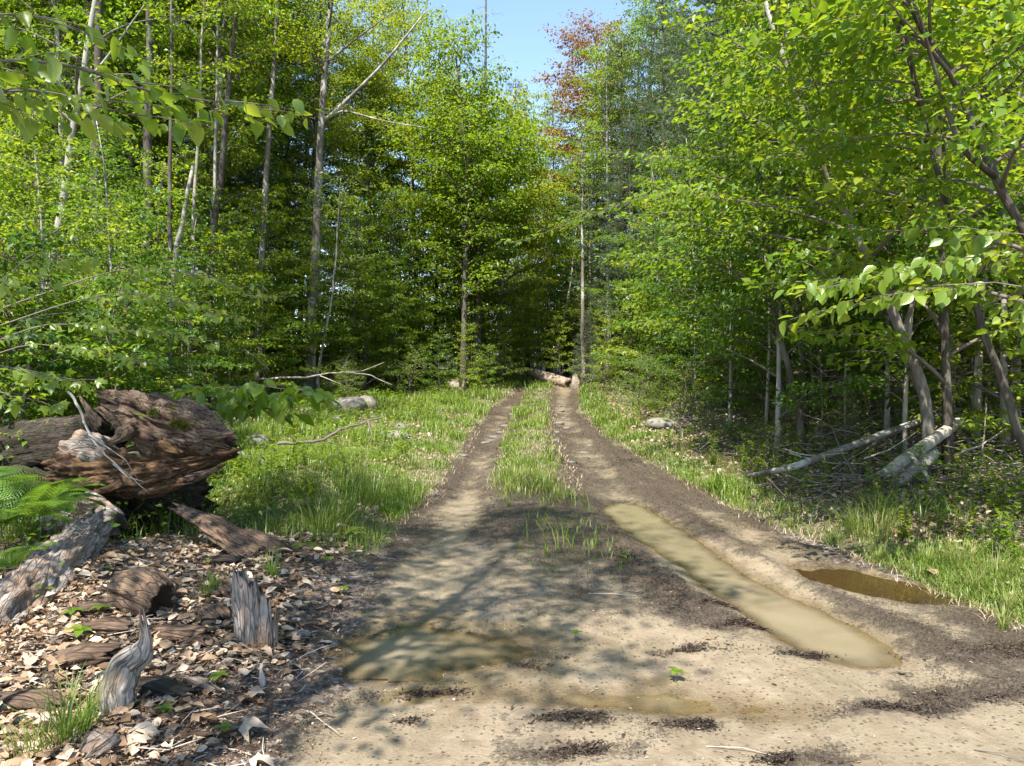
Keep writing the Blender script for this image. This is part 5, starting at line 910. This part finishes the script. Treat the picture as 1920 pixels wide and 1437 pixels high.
add_leafy('leaf_litter', 'brown and bleached fallen leaves carpeting the forest floor', 34000, 12, lambda x, y: np.clip(outm(x, y, .1, .7) * np.where((x < 0), .45, .9), 0, 1), 2.6, 34, lambda r: r, lambda y: .042 + .0025 * y, LITTER, .5, .035, .78, 'leaf litter')
P, rs = scatter(4600, 2.6, 9, -5, -.9, lambda x, y: np.clip(sm(-.1, .5, edgeL(y) - x) * (.15 + sm(-.15, .25, fbm(x * 1.7, y * 1.7, s=93, o=3))), 0, 1), 16); m_ = len(P); b = Buf(); az = rs.uniform(0, 6.28, m_); L = rs.uniform(.02, .09, m_)
leaves(b, P + np.column_stack([0 * az, 0 * az, .006 + .03 * rs.rand(m_)]), np.stack([np.cos(az), np.sin(az), rs.normal(0, .3, m_)], -1), np.stack([rs.normal(0, .3, m_), rs.normal(0, .3, m_), np.ones(m_)], -1), L, L * rs.uniform(.45, .9, m_), 0, rs.rand(m_), fold=.12, hq=True, rng=rs); tag(ob('curled_leaves', b.mesh('curled_leaves', LITTER)), 'curled dead leaves heaped around the driftwood and wood blocks', 'leaf litter', kind='stuff')
P, rs = scatter(44000, 2.6, 9, -5, -.6, lambda x, y: np.clip(sm(-.3, .2, edgeL(y) - x), 0, 1), 17); m_ = len(P); b = Buf(); az = rs.uniform(0, 6.28, m_); L = rs.uniform(.006, .03, m_)
leaves(b, P + np.column_stack([0 * az, 0 * az, .004 + .03 * rs.rand(m_)]), np.stack([np.cos(az), np.sin(az), rs.normal(0, .3, m_)], -1), rs.normal(0, .5, (m_, 3)) + [0, 0, 1], L, L * rs.uniform(.15, .5, m_), 0, rs.rand(m_) ** 2.2, rng=rs); tag(ob('wood_crumbs', b.mesh('wood_crumbs', LITTER)), 'fine rotten wood crumbs and needles between the dead leaves', 'wood crumbs', kind='stuff')
add_leafy('wet_debris', 'black wet leaf fragments and needles left along the mud ridges', 42000, 13, lambda x, y: np.clip((darkmask(x, y) * 1.35 + .38 * fbm(x * 3.2, y * 3.0, s=63, o=3) - .52) * 3.2, 0.004, 1) * mudmask(x, y), 2.7, 30, lambda r: r, lambda y: .008 + .0014 * y, DEBRIS, .6, .014, .30, 'debris')
P, rs = scatter(900, 2.7, 12, -2, 4, lambda x, y: .4 * mudmask(x, y), 19); b = Buf(); az = rs.uniform(0, 6.28, len(P)); L = rs.uniform(.008, .03, len(P)); leaves(b, P + [0, 0, .004], np.stack([np.cos(az), np.sin(az), 0 * az], -1), [0, 0, 1], L, L * .3, 0, rs.rand(len(P)), rng=rs); tag(ob('litter_specks', b.mesh('litter_specks', LITTER)), 'scattered needle and leaf bits on the bare mud', 'debris', kind='stuff')

rs = np.random.RandomState(95); b = Buf(); P, rs = scatter(420, 2.6, 8.5, -5, -.8, lambda x, y: sm(-.2, .3, edgeL(y) - x), 96)
for p in P:
    a_ = rs.uniform(0, 6.28); L = rs.uniform(.05, .28); d = np.array([math.cos(a_), math.sin(a_), rs.normal(0, .1)]); tube(b, p + [0, 0, .02] + np.outer([-.5, 0, .5], d * L) + rs.normal(0, .005, (3, 3)), [.0035, .003, .0015], 4, 0, rs.rand(), cap=False)
tag(ob('litter_twigs', b.mesh('litter_twigs', TWIGP)), 'thin dry twigs strewn through the dead leaves', 'twigs', kind='stuff')
# single large fallen leaves lying on top
LM = leaf_meshes(LITTER, 'maple') + leaf_meshes(LITTER, 'beech')
P, rs = scatter(290, 2.75, 6.8, -4.4, -1.0, lambda x, y: np.clip(sm(-.05, .5, edgeL(y) - x) * sm(1.7, 3.2, y), 0, 1), 14)
P2, _ = scatter(10, 4.2, 7, 2.4, 5, lambda x, y: sm(0, .3, x - edgeR(y)) * .5, 15)
for k_, p in enumerate(np.vstack([P, P2])):
    o = ob('fallen_leaf', LM[rnd_.randrange(12)], None, (p[0], p[1], p[2] + .03)); s_ = rnd_.uniform(.08, .15); o.scale = (s_, s_, s_ * 1.5); o.rotation_euler = (rnd_.uniform(-.4, .4), rnd_.uniform(-.4, .4), rnd_.uniform(0, 6.28))
    tag(o, 'dry bleached leaf lying in the litter around the driftwood and stump shard' if k_ < len(P) else 'dry curled leaf on the bank by the brown pool', 'fallen leaf', 'dry leaves around the driftwood' if k_ < len(P) else 'dry leaves on the pool bank')
# debris clods standing proud of the mud
CL = ['wide debris patch left of centre on the near mud', 'tangled clod with a small twig near the bottom centre', 'dark debris heap right of the tangled clod', 'mossy dark clod in the shadow fringe', 'long dark clod ridge casting shade beside the puddle', 'debris ridge further up between the ruts', 'curved black clod at the puddle side', 'second curved clod just below the first', 'ragged clod row right of the puddle foot', 'dark clump behind the small pale-green plant', 'debris smear in the near right mud', 'dense clod at the right edge of the bare mud', 'small clod at the bottom middle', 'flat clod near the bottom right', 'clod by the lower right corner', 'tiny clod at the bottom left of the mud']
for k_, ((cx, cy, sx, sy), lb) in enumerate(zip(CLODS, CL)):
    rs = np.random.RandomState(700 + k_); b = Buf(); n = 1500; q_ = rs.normal(0, .55, (n, 2)) * [sx, sy]; q_ = q_[fbm(q_[:, 0] * 9 + k_, q_[:, 1] * 14, s=88, o=3) > -.12]; n = len(q_); q_[:, 1] += .12 * q_[:, 0]; e = np.exp(-(q_[:, 0] / sx * 2) ** 2 - (q_[:, 1] / sy * 2) ** 2); zz = hgt(cx + q_[:, 0], cy + q_[:, 1]) - hgt(cx, cy) + rs.rand(n) * .03 * e * (.4 + .8 * rs.rand(n))
    az = rs.normal(.1, 1.2, n); L = rs.uniform(.006, .024, n) * np.where(rs.rand(n) < .06, 2.2, 1); leaves(b, np.column_stack([q_, zz]), np.stack([np.cos(az), np.sin(az), rs.normal(.1, .35, n)], -1), rs.normal(0, .5, (n, 3)) + [0, 0, 1], L, L * .28 + .002, 0, rs.rand(n) ** 1.5, rng=rs)
    tag(ob('debris_clod', b.mesh('debris_clod', DEBRIS), None, on(cx, cy)), lb, 'debris clod', kind='stuff')
for k_, (px, py, lb, s_) in enumerate([(1322, 1202, 'small orange leaf at the end of the clod ridge', .05), (1690, 1268, 'brown squarish leaf on the wet channel mud', .06), (1456, 1288, 'reddish leaf fragment below the curved clods', .035), (1352, 1048, 'tiny yellow leaf floating on the long puddle', .03), (1650, 985, 'reddish leaf by the pool grass', .05), (850, 1315, 'yellow speck of leaf on the near pale mud', .018)]):
    o = ob('fallen_leaf', LM[6 + k_], None, GG(px, py, .012)); o.scale = (s_,) * 3; o.rotation_euler = (.1, .1, k_); tag(o, lb, 'fallen leaf')

# brush pile
rs = np.random.RandomState(33); b = Buf()
for k_ in range(520):
    x = rs.uniform(3.2, 8.2); y = rs.uniform(8.2, 13.5); 
    if x / y > .75 or x < 2.9 + (y - 8) * .1: continue
    g = on(x, y, rs.uniform(.02, .4) * rs.rand() * min(1, (x - 2.8))); az = rs.uniform(-.6, 1.0) + (3.14 if rs.rand() < .5 else 0); L = rs.uniform(.35, 1.5); e = rs.normal(.12, .22); d = np.array([math.cos(az) * math.cos(e), math.sin(az) * math.cos(e), math.sin(e)]); p = np.array(g) + np.outer(np.linspace(-.5, .5, 5), d * L) + rs.normal(0, .05, (5, 3)) * [[0], [1], [1], [1], [.5]]; p[:, 2] = np.maximum(p[:, 2], hgt(p[:, 0], p[:, 1]) + .01); tube(b, p, np.linspace(rs.uniform(.004, .013), .003, 5), 4, 0, rs.rand(), cap=False)
tag(ob('brushwood', b.mesh('brushwood', TWIG)), 'tangle of dead twigs around the pale log and birch log', 'brushwood', kind='stuff')
for k_, (a_, c_, lb) in enumerate([((1560, 880, 9.3), (1780, 735, 11), 'long bare branch rising from the pile towards the forked beech'), ((1480, 850, 10), (1620, 870, 9.2), 'bare branch crossing under the pale log'), ((1600, 890, 9), (1560, 800, 10), 'upright bare twig beside the pale log'), ((1690, 800, 10), (1810, 730, 11), 'pale twig high on the pile'), ((1840, 880, 8.5), (1850, 740, 9.5), 'thin vertical dead stem right of the birch log'), ((1800, 850, 9), (1890, 800, 9.5), 'twig leaning over the pile at the frame edge'), ((1530, 820, 10.5), (1660, 770, 11.5), 'grey branch along the back of the pile'), ((1620, 860, 9.2), (1720, 810, 9.6), 'twig resting on the birch log'), ((1760, 900, 8.3), (1880, 870, 8.6), 'low dead branch in the bank leaves'), ((1450, 880, 9.6), (1540, 905, 8.8), 'short stick in front of the pale log')]):
    m1 = tuple((a_[i] + c_[i]) / 2 + (8 if i == 1 else 0) for i in range(3)); stick(lb, [a_, m1, c_], .011, TWIGP if k_ % 2 else TWIG, 'branch', 'branch', seed=k_)
# weeds with stems (verge)
def weed_mesh(seed, h, n, l, asp, m_):
    rs = np.random.RandomState(seed); b = Buf()
    for s in range(3):
        a0 = rs.uniform(0, 6.28); p = np.array([[0, 0, 0], [.02, 0, .5], [.08, 0, 1]]) * [h, h, h] @ np.array([[math.cos(a0), math.sin(a0), 0], [-math.sin(a0), math.cos(a0), 0], [0, 0, 1]]); tube(b, p, [.004, .003, .002], 4, 1, cap=False)
        t = rs.uniform(.15, 1, n); c = np.stack([np.interp(t, [0, .5, 1], p[:, k]) for k in range(3)], -1); az = np.arange(n) * 2.4; leaves(b, c, np.stack([np.cos(az), np.sin(az), .5 - .9 * rs.rand(n)], -1), [0, 0, 1], l * rs.uniform(.6, 1.1, n), l * asp, 0, rs.rand(n), rng=rs)
    return b.mesh('weed', [m_, TWIG])
WD = [weed_mesh(1, .42, 22, .09, .2, LEAF), weed_mesh(2, .32, 18, .07, .5, LEAFY), weed_mesh(3, .5, 26, .08, .28, LEAF)]
def weeds(n, y0, y1, dens, seed, lb, grp):
    P, rs = scatter(n, y0, y1, -30, 30, dens, seed, 4000)
    for p in P:
        o = ob('weed', WD[rs.randint(3)], None, p - [0, 0, .02]); s_ = rs.uniform(.5, 1.15); o.scale = (s_,) * 3; o.rotation_euler = (rs.normal(0, .1), rs.normal(0, .1), rs.uniform(0, 6.28)); tag(o, lb, 'weed', grp)
weeds(100, 8, 15, lambda x, y: (x < 0) * sm(.3, 1, edgeL(y) - x) * sm(4.2, 3, edgeL(y) - x), 41, 'narrow-leaved weed in the verge between rocks and lush grass', 'weeds between the verge rocks')
weeds(90, 17, 33, lambda x, y: (x < 0) * sm(1.5, 2.5, edgeL(y) - x) * sm(6.5, 4.5, edgeL(y) - x), 42, 'leafy weed at the back of the sunny verge', 'weeds at the back of the verge')
weeds(75, 10, 26, lambda x, y: (x > 0) * sm(.3, .8, x - edgeR(y)) * sm(3.6, 2, x - edgeR(y)), 43, 'leafy weed on the mound side of the far rut', 'weeds by the mound')
weeds(70, 5, 11, lambda x, y: (x > 0) * sm(.4, .9, x - edgeR(y)) * sm(3.6, 2, x - edgeR(y)), 44, 'leafy weed scattered on the bank below the birch log', 'weeds on the bank')

# ------------------------------------------------------------------ a label of its own for every tree of the wood
LMK = [(x, y, n) for (x, y, n) in [(-.262, 25, 'the blotched trunk'), (-.328, 24, 'the second mottled trunk'), (-.397, 20, 'the dark curved trunk'), (-.6, 13, 'the smooth leaning trunk'), (-.538, 17, 'the very dark trunk'), (-.474, 19, 'the shaded ash'), (-.441, 17, 'the slender near-black trunk'), (-.43, 16, 'the white leaning pole'), (-.385, 21, 'the light grey aspen stem'), (-.25, 24, 'the crooked pale sapling'), (-.046, 34, 'the double-stemmed trunk'), (-.063, 31, 'the bushy bright maple'), (-.012, 37, 'the yellow-green end maple'), (.092, 33, 'the grey scaly trunk'), (.125, 35, 'the pale sunny trunk'), (.155, 38, 'the dark pine trunk'), (.055, 33, 'the far fallen log'), (.36, 11.5, 'the small leaning beech'), (.5, 9.5, 'the forked beech'), (.6, 6, 'the arching dark birch'), (.5, 15, 'the rough grey trunk'), (.567, 14, 'the pale smooth trunk'), (.65, 12, 'the edge white birch'), (.349, 14.5, 'the reddish-brown trunk'), (.25, 18.5, 'the shrubby mound'), (.55, 9, 'the birch log'), (.33, 9.6, 'the pale log'), (-.45, 7, 'the fallen snag'), (-.2, 24, 'the pale boulder'), (-.35, 9.5, 'the rounded grey rock'), (.1, 40, 'the russet oak'), (-.16, 33, 'the bright full maple')]]
HT = {'under': 7.5, 'sap': 3, 'tall': 18, 'thin': 13, 'pine': 19, 'spruce': 7, 'shrub': 1.3, 'bare': 4, 'russet': 18, 'snag': 20}
used = set()
for o in list(COL.objects):
    if o.parent is None and o.get('group') and o.children and o.get('category') in ('tree', 'sapling', 'dead sapling', 'shrub') and o['group'] != 'shade trees beside the viewer':
        mesh_h = max(v[2] for v in o.children[1].bound_box) * o.scale.z if len(o.children) > 1 else 3
        x, y = o.location.x, o.location.y; q_ = x / y
        kind = {'maple_tree': 'maple', 'maple_sapling': 'maple sapling', 'pine_tree': 'pine', 'spruce_tree': 'conifer', 'dead_sapling': 'bare dead sapling', 'shrub': 'shrub', 'birch_tree': 'birch'}.get(o.name.split('.')[0], 'tree')
        size = 'towering' if mesh_h > 14 else 'tall' if mesh_h > 10 else 'mid-height' if mesh_h > 7 else 'smallish' if mesh_h > 4 else 'short' if mesh_h > 2 else 'knee-high'
        mt = o.children[1].data.materials[-1].name; hue = {'leaf_green': 'green', 'leaf_yellow_green': 'yellow-green', 'leaf_deep_green': 'deep green', 'pine_needle': 'grey-green'}.get(mt, '')
        c = sorted(LMK, key=lambda l: ((l[0] - q_) * 20) ** 2 + ((l[1] - y) * .30) ** 2)
        done = False
        for l in c:
            far = 'far behind' if y > l[1] + 8 else 'behind' if y > l[1] + 1.2 else 'well in front of' if y < l[1] - 8 else 'in front of' if y < l[1] - 1.2 else 'level with'
            dq = q_ - l[0]; sd = '' if abs(dq) < .015 else (', a little to its ' if abs(dq) < .07 else ', well to its ') + ('right' if dq > 0 else 'left')
            lb = ' '.join(f'{size} {hue} {kind} {far} {l[2]}{sd}'.split())
            if lb not in used and len(lb.split()) <= 16: done = True; break
        used.add(lb); o['label'] = lb
